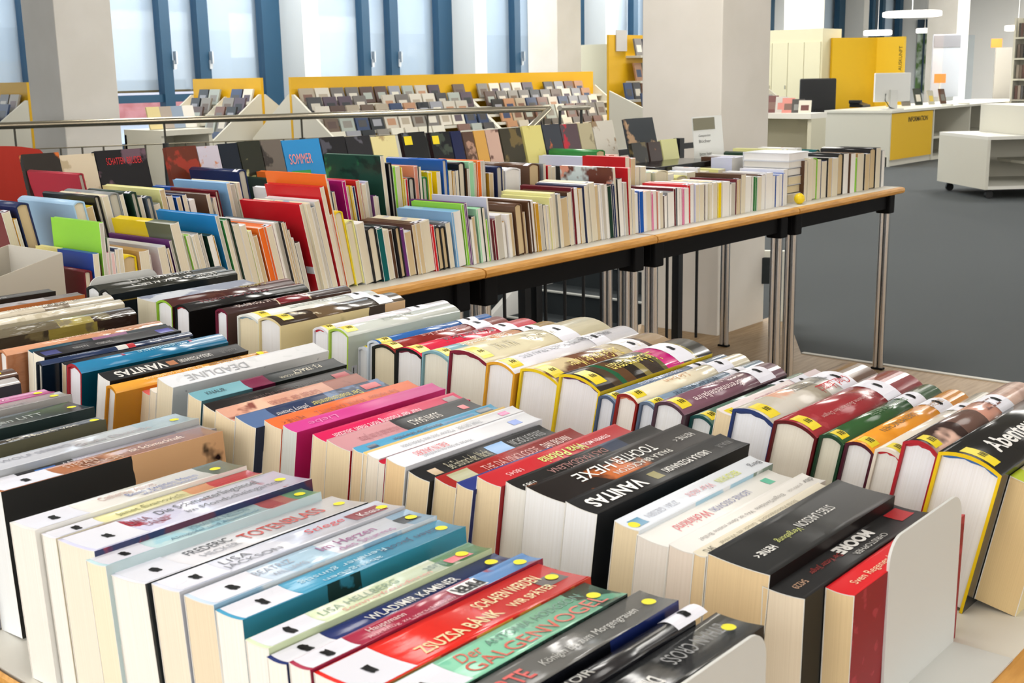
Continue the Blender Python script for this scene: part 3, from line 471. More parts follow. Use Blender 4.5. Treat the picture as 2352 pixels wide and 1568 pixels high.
RC = [
 ('p', (2320, 1106), (2420, 1130), (2640, 990), 11, 'b8c838@.12,d8cfa0', 'e0d0a0', 'e6cb98', 'thick tan-paged book at the right edge of the picture, end of the third row', []),
 ('h', (2160, 1051), (2306, 1076), (2560, 905), 11, '1f2020@.96,1f2020~3a3430:14:.6', '1c1c1c|e8c418', 'f2f2f4', 'very thick black hardcover with yellow boards, blue headband and white lettering',
   [('H', '3a6cb0'), ('T', 'Abenteuerroman', .12, .75, .45, .36, 'e8e8e6', 0, 0, .02), ('Y', .004, .024)]),
 ('h', (2078, 1016), (2161, 1030), (2400, 893), 11, '3a2a28@.3,6a5048@.5,d89c88@.78,c9a090~e8c0ae:9:.58', '6c4038|b02430', 'f2f3f8', 'glossy pinkish brown hardcover with scarlet headband edge, beside the very thick black one',
   [('H', 'c02a3a'), ('Y', .004, .024), ('W', .165, .2), ('T', 'ZEIT', .55, .68, .5, .4, '7a5048', 1)]),
 ('h', (2013, 1033), (2076, 1044), (2268, 907), 11, 'e4ddd0@.6,c8c2b4~d0c8b8:24:.6', 'e8e0d2', 'f4f2ee', 'low cream hardcover with red bookmark curl at its page end',
   [('Y', .004, .024), ('W', .165, .2), ('H', 'c8202a')]),
 ('h', (1945, 1015), (2011, 1030), (2228, 906), 11, 'f0a030@.99,f0a030~e89628:9:.6', '4c1c2c', 'f3f3f4', 'orange yellow hardcover between green one and low cream one, upside-down dark capitals',
   [('Y', .004, .026), ('W', .165, .2), ('T', 'ÜBERMENSCHEN', .2, .52, .5, .3, '7a5c28', 1), ('T', 'URUGUAY', .66, .8, .5, .26, 'a87c38', 1)]),
 ('h', (1885, 1003), (1941, 1011), (2170, 893), 11, '2f5a30', '20402a', 'e6e2d0', 'dark green glossy hardcover between dark red and orange yellow ones',
   [('Y', .004, .024), ('W', .165, .2), ('T', 'Die Geisha', .35, .7, .5, .26, '6c8c6a', 1)]),
 ('h', (1781, 971), (1880, 991), (2125, 871), 11, '9c2c34@.99,9c2c34~a83c42:60:.62', '5c1418', 'eee8da', 'thick dark red glossy hardcover with tiny pale lettering',
   [('Y', .004, .028), ('W', .165, .2), ('T', 'Das geheime Buch von den Dingen', .16, .6, .35, .14, 'c89490', 1)]),
 ('h', (1686, 950), (1783, 963), (2030, 853), 11, 'c2bcae@.25,d8a890@.4,a8a090@.55,dcdcd8@.8,7a5c48~cfcac0:10:.57', 'b0aa9c|26386c', 'f2f4fa', 'wide pale hardcover with dark blue boards, red underlined name and peach patches',
   [('H', '26386c'), ('Y', .004, .03), ('W', .16, .195), ('T', 'Chad', .66, .76, .3, .22, 'c83034', 1, .2), ('T', 'Harbach', .5, .64, .3, .24, 'c83034', 1, .2), ('B', .5, .76, .43, .46, 'c83034'), ('T', 'DIE KUNST DES FELDSPIELS', .36, .66, .68, .24, '6c6a66', 1)]),
 ('p', (1646, 945), (1686, 955), (1896, 858), 11, 'ece0e0@.7,dcc8cc', 'dcc8c8', 'f0ddb8', 'slim pale pink paperback left of the wide dark blue boarded hardcover',
   [('Y', .004, .024), ('W', .155, .188), ('T', 'Wladimir Kaminer', .28, .7, .5, .34, 'd09aa4', 1)]),
 ('h', (1588, 958), (1640, 966), (1850, 863), 11, '5a7a6c@.8,8aa89c', '1c4a4a', 'eef2f4', 'low teal green hardcover right of the plum coloured one', [('Y', .004, .024), ('W', .16, .192)]),
 ('h', (1507, 926), (1575, 940), (1816, 848), 11, '7e5868', '4c3440', 'f2f4f8', 'plum coloured hardcover with white name and title upside down',
   [('Y', .004, .028), ('W', .162, .198), ('T', 'Brennnesseljahre', .16, .6, .32, .3, 'ead8dc', 1, 0, .01), ('T', 'Daniela Schenk', .36, .66, .7, .26, 'd8bcc4', 1)]),
 ('h', (1472, 928), (1509, 932), (1755, 833), 11, '8298ae', '5c6c84', 'e6ecf6', 'slim grey blue hardcover with dark capitals left of the plum one',
   [('Y', .004, .028), ('W', .165, .2), ('T', 'WOLFGANG HERRNDORF', .2, .58, .5, .4, '3a4c60', 1)]),
 ('h', (1419, 908), (1467, 916), (1723, 821), 11, 'efe6cc@.99,efe6cc~e6dcc0:9:.6', '8c2420@.3,a02c28', 'f6f2ee', 'cream hardcover with dull red side, between slim blue grey ones',
   [('Y', .004, .028), ('W', .168, .205), ('T', 'Lieben', .3, .5, .5, .36, 'd8a878', 1, .2), ('H', 'e08060')]),
 ('h', (1377, 915), (1416, 918), (1660, 818), 11, '7c90ac', '4c5c78', 'eaeef8', 'slim steel blue hardcover beside the yellow one with striped spine',
   [('Y', .004, .022), ('W', .17, .2), ('T', 'meines Lebens', .25, .6, .5, .4, 'c0cce0', 1, .2)]),
 ('h', (1287, 865), (1381, 886), (1645, 800), 11, '2a2420@.14,4a3c2c@.2,1c5c3c@.24,5c4028@.32,241e1a@.4,8c8048@.46,3a302a@.56,6c6838@.6,e4148c@.74,3a3428@.82,a89c50@.88,34302c', 'e8c81a', 'f0eff4', 'thick yellow boarded hardcover with dark striped spine and magenta band',
   [('H', '5c2a5c'), ('Y', .004, .03), ('W', .165, .2), ('T', 'Liebesroman', .24, .62, .45, .4, 'd8c840', 1, .1)]),
 ('h', (1197, 851), (1286, 870), (1542, 781), 10, 'dcc9a0@.3,7a5038@.55,e0d0a8@.7,5c4030@.85,b89c78~6c4430:10:.57', 'e4c418', 'f1f1f6', 'thick yellow boarded hardcover with glossy brown and cream blotched spine',
   [('Y', .004, .03), ('W', .165, .2), ('T', 'Der Geliebte der Mutter', .2, .6, .4, .34, 'e8d468', 1, .1), ('T', 'NOLL', .7, .8, .5, .4, 'e8e0d0', 1)]),
 ('h', (1119, 825), (1184, 846), (1456, 758), 9, 'e9e9f2', 'dca030', 'f2f2f6', 'thick white spined hardcover with amber yellow side and grey capitals',
   [('Y', .004, .03), ('W', .168, .2), ('T', 'MÄDCHEN, FRAU ETC', .14, .56, .5, .26, '7c7e86', 1), ('T', 'BERNARDINE EVARISTO', .52, .84, .55, .26, '6c6e76', 1)]),
 ('h', (1034, 806), (1122, 825), (1394, 743), 8, 'e4dcbc@.99,e4dcbc~dcd2ac:10:.6', 'd8cfae|7c1c34', 'eeece4', 'very thick cream spined hardcover with dark wine red boards',
   [('H', '7c1c34'), ('Y', .004, .028), ('W', .15, .19), ('T', 'MAX MAX', .16, .32, .45, .34, 'b8b094', 1), ('T', 'MAX FRISCH', .42, .62, .5, .34, 'b8b094', 1)]),
 ('h', (971, 810), (1034, 818), (1257, 741), 6, '8cb4c0@.25,e8d4b0@.45,d88a48@.7,4c3a28@.8,b08a30', '7ca4b0', 'eceade', 'pale blue and orange hardcover lower than the very thick cream one beside it',
   [('Y', .004, .026), ('W', .165, .2), ('T', 'Trau niemandem', .2, .6, .5, .3, 'f0ece0', 1, .2)]),
 ('h', (909, 801), (971, 810), (1214, 735), 5, 'e02c4c@.99,e02c4c~e83c58:12:.6', '14181a', 'eff0f4', 'glossy scarlet hardcover with black boards and black handwritten style title',
   [('H', '6c1c34'), ('Y', .004, .028), ('W', .165, .2), ('T', 'Christian Berkel', .26, .66, .5, .4, '3a1820', 1, .15)]),
 ('h', (854, 796), (909, 800), (1159, 731), 4, '8c2420@.99,8c2420~9c3430:20:.6', '1c201c', 'e9e1c8', 'brownish red hardcover with faint script, left of the glossy scarlet one',
   [('Y', .004, .026), ('W', .165, .2), ('T', 'Sparks', .3, .6, .5, .3, 'c88078', 1, .2)]),
 ('h', (844, 783), (878, 787), (1122, 723), 5, '2a68b4@.99,2a68b4~3a78c4:20:.62', 'd0dce8', 'eef2f8', 'bright blue glossy slim hardcover behind the brownish red one',
   [('Y', .004, .03), ('W', .165, .2)]),
 ('h', (821, 796), (843, 800), (1040, 745), 4, 'c8d0dc', 'd8dee6', 'eef2f8', 'low white slim book half hidden beside the bright blue one', [('Y', .004, .02)]),
 ('h', (755, 759), (801, 762), (1064, 705), 5, 'd3d9d2@.99,d3d9d2~dde0dc:20:.6', 'b9c2b6|a4c44c', 'f0f2f6', 'tall pale grey green hardcover with lime lining and black barcode on its side',
   [('Y', .004, .03), ('T', 'EVA MENASSE', .36, .62, .5, .3, 'b0b4ae', 1), ('F', .03, .075, .35, .68, 'c8ccd4'), ('F', .04, .05, .38, .66, '1a1c20')]),
 ('h', (719, 755), (755, 757), (1017, 691), 5, 'eae6ee@.99,eae6ee~e0dce6:9:.6', 'dcdce2', 'f3f4f8', 'white slim hardcover with scarlet lining left of the pale grey green one',
   [('H', 'c8203a'), ('Y', .004, .024), ('W', .17, .205)]),
 ('h', (593, 732), (645, 737), (914, 676), 4, '3a2c20@.3,6c5840@.5,3c3024@.8,5c4c38~d8ccb0:26:.66', 'dccb98@.7,3a2e24@.84,cfae84~c8b888:14:.62', 'f2f2f2', 'dark brown spined hardcover with sandy beige side and dark square panel',
   [('Y', .012, .036), ('F', .05, .13, .2, .52, 'a8a8b0'), ('F', .07, .075, .22, .45, '1c1c20'), ('F', .09, .11, .22, .4, '2c2c30'), ('W', .19, .22)]),
 ('h', (544, 724), (595, 730), (866, 672), 4, 'e9ece6', 'dde0da', 'ece0c0', 'glossy white hardcover with grey green capitals and blue grey lining',
   [('H', '8ca4b0'), ('Y', .012, .034), ('W', .19, .225), ('T', 'DEAN KOONTZ', .3, .62, .5, .3, 'b4bcb4', 1), ('T', 'Unter', .66, .8, .5, .26, 'b8bcb0', 1)]),
 ('h', (494, 711), (522, 713), (800, 658), 4, '3f2a2a@.4,401f20@.41,d8c8a8@.42,7c1c28@.66,d8c8a8@.67,3c2828', '4c342c|6c1a34', 'f2f4fa', 'brown leather look hardcover with red band between two cream lines',
   [('T', 'DAS FORMULAR', .1, .4, .5, .5, 'b8a49c', 1, 0, .01), ('T', 'Claasen', .45, .58, .5, .36, 'd09090', 1), ('H', '6c1a34')]),
 ('h', (400, 700), (435, 705), (715, 656), 4, '1d1e20', '0f1011@.4,0f1011@.62,0c0c0d~a8a8a8:22:.68', 'f3f5fb', 'black hardcover with deep red headband and dark red faint lettering',
   [('H', 'a81c2c'), ('T', 'PERFECT LEBEN', .15, .7, .5, .3, '8c2c34', 1)]),
 ('h', (358, 690), (395, 695), (670, 643), 4, '4a2422@.99,4a2422~543028:30:.62', '3c1c1a|8cb830', 'f4f6fb', 'dark brown hardcover with lime green lining and gold lettering',
   [('T', 'GARTEN', .6, .8, .5, .3, 'b0a040', 1)]),
 ('p', (315, 686), (358, 694), (562, 645), 3, '8c94a8@.99,8c94a8~c8cdd4:20:.56', '5c6478', 'e2dcc4', 'grey blue paperback with cream page edges behind the lime lined brown hardcover', []),
 ('h', (228, 663), (253, 668), (525, 618), 3, '2c2f2a', '1c2122', 'f3f3f0', 'black cloth hardcover with gold line and white lettering across spine',
   [('T', 'ANNE FRANKWAND', .2, .88, .5, .5, 'e4e4e0', 1, 0, .01), ('F', .03, .97, .9, .915, '8c7a3c')]),
 ('h', (197, 656), (228, 661), (500, 611), 3, '33352f', '262a28', 'f0f2f4', 'black hardcover with white small lettering next to the grey metal bookend',
   [('T', 'HERMANN SUSANNA', .25, .75, .5, .5, 'd8d8d4', 1)]),
]
def solve_row(rows, wx, xref, h_first, hp, hh):
    """turn the measured corner pixels into book sizes and places on the table top"""
    out = []; prev = None
    for i, (kind, A, B, C, lean, *rest) in enumerate(rows):
        a = math.radians(lean); ca, sa = math.cos(a), math.sin(a)
        lo, hi, mid = hh if kind == 'h' else hp
        if isinstance(B, float): mid = hi; lo = hi - .008; B = B*G if B < 1 else B
        def fit(h):
            t = .025
            for _ in range(5):
                zB = TZ + h*ca + (t*abs(sa) if a < 0 else 0)
                c = at_z(C[0], C[1], zB)
                b = at_z(B[0], B[1], zB) if not isinstance(B, float) else np.array([B, c[1], zB])
                q, ax = (b, A[0]) if not isinstance(A, int) else (c, A)
                l, u = .001, .09
                for _ in range(24):
                    m = (l+u)/2
                    if proj((q[0], q[1] + m*ca, zB + m*sa))[0] > ax: l = m
                    else: u = m
                t = (l+u)/2
            if a >= 0: elo = b[1] + h*sa; ehi = elo + t/ca
            else: ehi = b[1] + t*ca - h*abs(sa); elo = ehi - t/ca
            return t, b, c, elo, ehi
        if prev is None: h = h_first
        else:
            bh, be = mid, 9
            for s in range(61):
                hc = lo + (hi-lo)*s/60; t, b, c, elo, ehi = fit(hc); g = elo - prev - .0006; e = (-g if g < 0 else min(g, .03)) + .2*abs(hc-mid) + wx*abs(b[0]-xref)
                if e < be: be, bh = e, hc
            h = bh
        t, b, c, elo, ehi = fit(h); gap = 0; sh = 0
        if prev is not None:
            gap = elo - prev
            if gap < .0006: sh = .0006 - gap
            elo += sh; ehi += sh
            if .002 < gap < .013:                                  # books stand packed: share the gap
                g = gap/2 - .0004; out[-1]['ehi'] += g; out[-1]['t'] += g*math.cos(out[-1]['a']); elo -= g; t += g*ca
        out.append(dict(h=h, t=t, x0=float(b[0]), L=float(c[0]-b[0]), elo=float(elo), ehi=float(ehi), a=a, kind=kind, rest=rest, shift=sh, gap=gap, yB=b[1], dv=c[1]-b[1]))
        prev = ehi
    return out
G = .9124
ARGS_A = (.7, .487*G, .142*G, tuple(G*q for q in (.126, .148, .140)), tuple(G*q for q in (.125, .15, .138)))
ARGS_B = (.7, .813*G, .124*G, tuple(G*q for q in (.112, .152, .134)), tuple(G*q for q in (.13, .158, .15)))
ARGS_C = (.15, 1.16*G, .137*G, tuple(G*q for q in (.12, .15, .135)), tuple(G*q for q in (.128, .165, .152)))
GROUPS = {'A': 'spine-up books in the first row of the near table', 'B': 'spine-up books in the second row of the near table', 'C': 'spine-up books in the third row of the near table'}
NEAR = {}
for nm, R, args in (('A', RA, ARGS_A), ('B', RB, ARGS_B), ('C', RC, ARGS_C)):
    sol = solve_row(R, *args); NEAR[nm] = sol
    for o in sol:
        a, t, h, L = o['a'], o['t'], o['h'], o['L']
        if a >= 0: M = T3((o['x0'], o['elo'], TZ)) @ RX(a)
        else: M = T3((o['x0'], o['ehi'] - t*math.cos(a), TZ + t*abs(math.sin(a)))) @ RX(a)
        spine, side, page, label, ex = o['rest']
        hard = o['kind'] == 'h'
        wr = .22 if (nm == 'A' or hard) else .0
        if 'crinkl' in label: wr = 1.6
        o['root'] = book(M, L, t, h, hard, spine, side, page, label, GROUPS[nm], ex, gloss=(.14 if wr > 1 else .17 if wr else .42), wrinkle=wr)

# ---------------------------------------------------------------- bookends on the near table
def bookend(y, x0, x1, z1, label, r=.02, thick=.0022):
    t = thing('bookend', T3((x0, y, TZ)), label, 'bookend', 'sheet metal bookends')
    w = x1 - x0; h = z1 - TZ; P = [(0, 0), (w, 0)]
    P += [(w - r + r*math.cos(k*math.pi/16), h - r + r*math.sin(k*math.pi/16)) for k in range(9)]
    P += [(r - r*math.sin(k*math.pi/16), h - r + r*math.cos(k*math.pi/16)) for k in range(9)]
    V = [(x, 0, z) for x, z in P] + [(x, thick, z) for x, z in P]; n = len(P)
    m = MB().add(V, [tuple(range(n)), tuple(range(2*n-1, n-1, -1))] + [(i, n+i, n+(i+1) % n, (i+1) % n) for i in range(n)])
    m.build('upright_plate', mat('d4d6d3', .45), t)
    MB().box(0, w, -.05, 0, .0, .0018).build('foot_plate', mat('d4d6d3', .45), t)
    return t
b1 = NEAR['B'][0]; yb = b1['elo'] - .003
tr = at_y(2212, 1128, yb); bl = at_y(2038, 1400, yb)
bookend(yb, bl[0], tr[0], tr[2], 'tall white metal bookend closing the second row beside the red paperback')
a1 = NEAR['A'][0]; ya = a1['elo'] - .003
tr = at_y(1762, 1438, ya)
bookend(ya, tr[0] - .16, tr[0], tr[2], 'white metal bookend at the bottom edge in front of the black front paperback')
c1 = NEAR['C'][-1]; yc = c1['ehi'] + .012
tr = at_y(362, 620, yc); bl = at_y(205, 650, yc)
bookend(yc, bl[0], tr[0], tr[2] + .004, 'light grey metal bookend behind the last black books of the third row')

# ---------------------------------------------------------------- tables
def table(x0, x1, y0, y1, label, beech='d8a050', legs=True, top='dfdcd2'):
    t = thing('folding_table', T3((x0, y0, 0)), label, 'table', 'folding tables with beech edges and black frames')
    w, d = x1-x0, y1-y0
    MB().box(.004, w-.004, .004, d-.004, TZ-.026, TZ).build('tabletop', mat(top, .4), t)
    e = .016; m = MB()
    prof = [(0, TZ-.027), (-.012, TZ-.022), (-.015, TZ-.013), (-.012, TZ-.004), (0, TZ-.0005), (.004, TZ-.0005), (.004, TZ-.027)]
    m.prism(prof, 0, w)
    MB().prism([(d - y, z) for y, z in prof][::-1], 0, w).build('rear_edge_band', noisy('beech', beech, 'c48c3c', 14, .45, stretch=(1, 8, 8)), t)
    m.build('front_edge_band', noisy('beech', beech, 'c48c3c', 14, .45, stretch=(1, 8, 8)), t)
    for s, X in ((1, 0), (-1, w)):
        MB().add([(X + s*a, b, z) for b in (0, d) for a, z in [(q*.15, zz) for q, zz in prof]], [(i, (i+1) % 7, 7+(i+1) % 7, 7+i) for i in range(7)]).build('side_edge_band', noisy('beech', beech, 'c48c3c', 14, .45, stretch=(1, 8, 8)), t)
    blk = mat('0b0c0e', .75, spec=.15)
    m = MB()
    for y in (.03, d-.06): m.box(.02, w-.02, y, y+.03, TZ-.085, TZ-.027)
    for x in (.03, w-.06): m.box(x, x+.03, .03, d-.03, TZ-.085, TZ-.027)
    m.build('frame', blk, t)
    chrome = mat('d6d6d6', .2, 1.)
    for X in ((.05, w-.05)):
        for Y in (.045, d-.045):
            lg = MB()
            for k in (-1, 1): lg.tube([(X, Y + k*.0115, TZ-.1), (X, Y + k*.0115, .012)], .0112, 14)
            lo = lg.build('leg', chrome, t)
            MB().box(X-.025, X+.025, Y-.03, Y+.03, TZ-.105, TZ-.03).build('leg_bracket', blk, lo, bevel=.006)
            MB().box(X-.013, X+.013, Y-.025, Y+.025, 0, .012).build('foot_cap', blk, lo)
    return t
table(.427, 1.34, .2965, 1.154, 'front half of near book table, white top showing at both lower corners')
table(.427, 1.34, 1.19, 2.03, 'rear half of the near book table, wholly covered by the left hand books')
FX = [.69, 1.478, 2.263, 3.034, 3.923, 4.822]
FL = ['left end', 'second from left', 'middle', 'second from right', 'right end']
for i in range(5):
    table(FX[i] + .003, FX[i+1] - .003, 2.064, 2.90, '%s section of the long beech-edged back table' % FL[i])

# ---------------------------------------------------------------- far table: rows of books with pages facing us
PAL = dict(k=('black', '1c1c1f'), w=('white', 'eeeef0'), c=('cream', 'e4dcc0'), n=('navy', '1f2c56'), b=('royal blue', '1b5ab4'), s=('sky blue', '86b8e4'),
           t=('teal', '0d5f60'), g=('green', '2c7f3c'), l=('lime green', '8fd040'), y=('yellow', 'ecd018'), o=('orange', 'f0742a'), r=('red', 'cc2028'),
           m=('maroon', '6d1c28'), p=('pink', 'e070a0'), v=('purple', '6b3478'), e=('grey', '8c9092'), d=('brown', '5a3d2a'), a=('tan', 'b08a5c'),
           i=('mint', 'a0dcb0'), u=('mustard', 'c9982b'), h=('lavender', 'cdd2ee'), q=('dark green', '1e3a2c'), j=('magenta', 'b81878'), x=('slate', '4d5a66'), z=('pale yellow', 'e6e49c'), f=('salmon', 'd8907c'), A=('bright blue', '1f86d0'), D=('dull red', 'a83240'), S=('pale blue', 'a8ccea'))
PG = dict(W='efede8', C='e2d9c2', T='d2bc94', G='c8c3b6', P='e8c4c2')
PGN = dict(W='white', C='cream', T='tan', G='greyish', P='pink')
CR = {1: (0, 330, 4.611), 2: (420, 320, 4.611), 3: (840, 320, 4.611), 4: (1180, 320, 5.227), 5: (1600, 300, 4.9)}
# crop, then "left,top,right pages cover [L=length] [!=hard] [side/spine override]"
F1 = [
 (1, "890,1345,975 C m !; 975,1165,1040 C b L.24; 1042,835,1108 G l L.2; 1108,1000,1122 G e; 1122,1150,1165 P p; 1167,1150,1210 P w; 1212,1115,1250 C n; 1252,1112,1302 C w; 1308,1190,1455 T y !; 1457,1140,1562 C a; 1564,1180,1600 C f; 1680,1100,1765 C w L.24; 1770,1110,1800 T k; 1802,1030,1850 G v L.25; 1790,855,1885 C y L.24; 1910,970,1955 C z; 1957,975,2000 C l; 2002,980,2050 C w"),
 (2, "55,1010,105 C c; 107,1010,160 C e; 180,1010,212 G q; 250,1025,312 W q; 314,1030,342 C u #; 345,812,385 G A L.24; 410,860,452 C g; 455,850,512 G q !; 530,910,600 C d; 610,920,690 C w; 692,975,742 C z; 744,1030,792 T a; 798,945,862 C o #; 864,930,930 C o; 932,885,962 W w L.22; 964,890,1020 G e; 1022,880,1056 T k; 1060,890,1108 T d; 1112,960,1150 T k; 1154,1050,1190 C w; 1195,1100,1240 G k; 1245,692,1282 C r L.24; 1284,685,1340 C c L.22; 1342,720,1380 G x; 1384,660,1440 C w L.2; 1444,510,1500 C r L.22; 1502,375,1545 C o L.24; 1560,800,1602 C u; 1604,778,1702 C y !; 1728,870,1828 C z !; 1832,900,1925 C w; 1935,938,2030 C k !"),
 (3, "95,950,165 C t #; 168,965,185 W t; 187,965,240 C c; 245,965,285 C d #; 290,930,350 T k !; 352,955,408 T v #; 412,985,480 T w; 482,905,522 T d; 524,892,572 T d; 576,880,684 C c; 687,915,722 T r #; 724,930,784 T k !; 790,930,845 T k !; 850,890,898 C e; 903,772,928 C s # L.22; 930,770,1004 W s L.22; 1008,690,1038 C l # L.2; 1040,675,1082 W v # L.22; 1084,850,1112 W e; 1115,820,1150 T k; 1160,740,1180 C i #; 1182,735,1222 W i; 1226,725,1262 C q; 1264,850,1290 W l #; 1286,622,1322 W h L.22; 1328,850,1358 C m #; 1362,810,1432 G w; 1440,880,1472 W u; 1475,800,1505 W w; 1507,795,1556 T c; 1560,690,1645 T d !; 1650,780,1695 T a; 1697,655,1732 W d !; 1735,655,1782 W w; 1784,680,1826 T u #; 1830,700,1880 G e; 1884,700,1912 C k; 1915,700,1940 C w"),
 (4, "410,700,445 C z; 447,655,505 C z L.2; 507,660,545 C e; 552,712,640 T x; 642,640,688 C d; 692,585,728 W m #; 730,590,772 W h; 775,600,820 C u; 824,560,858 C n L.2; 862,545,895 C w; 897,530,962 C c; 968,560,1012 T u; 1015,545,1040 W n; 1042,545,1082 G w; 1084,540,1112 W m; 1115,560,1165 G q #; 1168,545,1195 T n #; 1197,342,1232 C w L.22; 1240,480,1292 W k; 1300,520,1340 G w; 1342,520,1358 C x; 1360,345,1402 C r L.2; 1404,600,1440 C e; 1444,650,1490 W h; 1494,625,1545 T b #; 1555,630,1590 W o; 1592,620,1645 C f; 1648,650,1672 C p #; 1680,620,1722 W w; 1724,630,1748 W f; 1752,640,1800 C w; 1804,680,1838 W d; 1845,640,1920 W e; 1924,590,1952 W m #; 1956,585,1985 W x; 1988,590,2012 W k; 2014,590,2036 W p #; 2040,590,2088 W w; 2092,550,2130 W r #; 2132,540,2172 W r; 2176,545,2220 C h; 2222,540,2275 C w; 2278,545,2312 W d #; 2315,550,2350 C w"),
 (5, "115,600,140 W w; 142,600,168 C c; 170,600,190 W d; 192,590,245 C c; 247,585,285 W y #; 290,580,368 W w; 370,600,388 W k; 390,590,440 G e; 443,550,465 T m; 468,545,498 T k; 500,495,552 C d; 555,520,632 W w; 635,520,655 W m; 658,520,680 W g #; 684,520,730 C w; 733,500,775 W d; 778,480,852 W w; 855,510,895 W x; 898,505,938 W b; 940,490,966 W w; 968,480,990 W b; 993,440,1038 W w"),
 (5, "1213,340,1245 C d; 1250,310,1302 C c; 1304,310,1374 C l !; 1378,330,1416 C z; 1420,345,1476 C n; 1480,310,1524 T k; 1528,310,1590 C w; 1605,258,1665 T k ! L.24; 1672,262,1728 W k; 1733,258,1784 W d; 1795,305,1822 W l #; 1826,262,1896 C a; 1900,262,1950 T k; 1962,200,2028 T k ! L.24; 2034,195,2086 C k; 2090,222,2120 W e; 2126,215,2156 W k"),
]
F2 = [
 (1, "10,735,112 C m; 130,800,165 C u; 150,645,290 T n !; 755,625,880 C S ! L.26; 905,680,990 T y; 1005,560,1060 G k ! L.24; 1070,560,1138 C c; 1140,532,1250 G e !; 1258,540,1300 C k; 1368,518,1430 G q !; 1450,570,1500 C k; 1530,565,1592 G x !; 1620,650,1700 C e; 1690,490,1752 T z L.26; 1768,560,1822 C d; 1860,570,1905 T b; 1918,545,1962 C n; 2000,600,2060 W w"),
 (2, "250,585,300 C d; 302,615,330 C f L.22; 345,545,382 C m !; 460,465,500 C s L.24; 505,480,555 G n; 558,460,592 C c; 1345,545,1385 C w L.26; 1540,440,1560 T d; 1562,560,1590 T x; 1690,445,1735 C j # L.2; 1740,500,1762 T o; 1764,495,1786 C y #; 1788,500,1815 C n #; 1820,440,1870 T r; 1872,470,1888 T o; 1890,480,1932 C w; 1940,450,1990 G h; 2000,600,2038 C v; 2042,610,2070 C w"),
 (3, "150,178,190 C q L.25; 225,250,268 G k !; 275,290,312 C l #; 315,290,375 C z; 378,300,398 T y #; 400,420,412 C y; 415,415,440 C r #; 445,408,505 G k !; 515,285,555 C f #; 558,290,580 C q; 605,400,655 G g !; 660,350,700 C y #; 760,345,800 C y; 815,212,866 G b ! L.25; 885,330,920 C g; 922,340,945 T u; 950,330,980 C n; 985,245,1052 C k !; 1060,310,1085 G d; 1095,240,1145 C i #; 1148,250,1168 T i; 1172,230,1212 C o #; 1215,225,1245 G o; 1250,240,1272 G x; 1300,360,1345 T u; 1372,285,1432 G n !; 1438,320,1472 C n; 1480,312,1640 W w ! L.12; 1740,262,1850 T d ! L.24; 1880,260,1905 C e; 1920,280,1960 C r; 1965,290,2010 C w"),
 (4, "940,340,975 C k; 1060,350,1110 W k; 1350,215,1400 C r; 1405,230,1462 T o; 1472,330,1520 C n; 1525,330,1592 C c; 1600,400,1660 C g; 1690,380,1840 C c ! L.1; 1860,420,1930 W c; 1940,440,2070 C z ! L.12; 2090,400,2200 C w L.12; 2250,390,2340 C c L.12"),
 (5, "20,420,110 C w L.12; 250,440,330 C z L.12; 390,310,520 W h L.1; 525,310,560 C d; 600,290,640 W w L.2; 900,250,945 C q L.26 !; 990,215,1030 C z L.26; 1130,200,1180 W w; 1330,215,1375 C t L.26 !"),
]
F3 = [
 (1, "820,320,880 G D ! L.26; 2060,480,2100 C b"),
 (2, "570,330,652 G n ! L.24; 1100,428,1150 G q !; 1305,372,1360 T o L.24; 1362,378,1410 T o; 1420,400,1470 C w"),
 (4, "870,212,930 T h L.24; 932,215,990 T c; 985,130,1090 T g ! L.24; 1100,190,1130 W r; 1200,190,1250 C f"),
]
SPEC = {(1, 1790): ('5c6450@.42,ecd018', []), (3, 150): ('1d4638~2f9050:10:.55~123028:14:.6', [], '2a5a48'),
        (1, 820): ('a83240', [('G', .12, .8, .0, .66, 'c4d8e8'), ('G', .16, .62, .0, .60, '1f3a4a~4c7484:40:.6')]),
        (4, 1197): ('6c3c30~d8e8e8:8:.5~e8a088:12:.62', [('W', .01, .03)], 'd84850'), (2, 302): ('6c7078~c8b8a0:16:.55~3c3c44:20:.6', [], 'c06068'),
        (1, 1042): ('8fd040', [('G', .04, .2, .1, .62, 'b89058'), ('G', .3, .8, .3, .34, '78b830'), ('G', .3, .8, .4, .44, '78b830'), ('G', .3, .8, .5, .54, '78b830')]),
        (2, 1245): ('cc1c28', [('G', .0, .12, .22, .3, 'e8e8f0')]), (1, 975): ('2448a8@.62,e8dc90', []), (3, 1286): ('d4d8f0', [('G', .06, .1, .7, .8, '70708c')]),
        (3, 930): ('86b8e4~a8cce0:8:.55', []), (1, 1680): ('dfe2ea', [('G', .02, .16, .5, .62, '303438')]), (4, 447): ('e4e2a4@.99,e4e2a4', [])}
def lean1(x): return np.interp(x/G, [1.3, 1.40, 1.47, 1.55, 1.95, 2.12, 2.45, 3.2, 3.3, 3.5, 3.9, 9], [0, 1, 4, 12, 12, 9, 7, 6, 3, 3, 0, 0])
def lean2(x): return np.interp(x/G, [1, 2.3, 2.5, 3, 9], [11, 9, 4, 1, 0])
def lean3(x): return np.interp(x/G, [1, 2.4, 2.6, 9], [10, 8, 1, 0])
def ordn(n): return '%d%s' % (n, 'th' if 10 < n % 100 < 14 else {1: 'st', 2: 'nd', 3: 'rd'}.get(n % 10, 'th'))
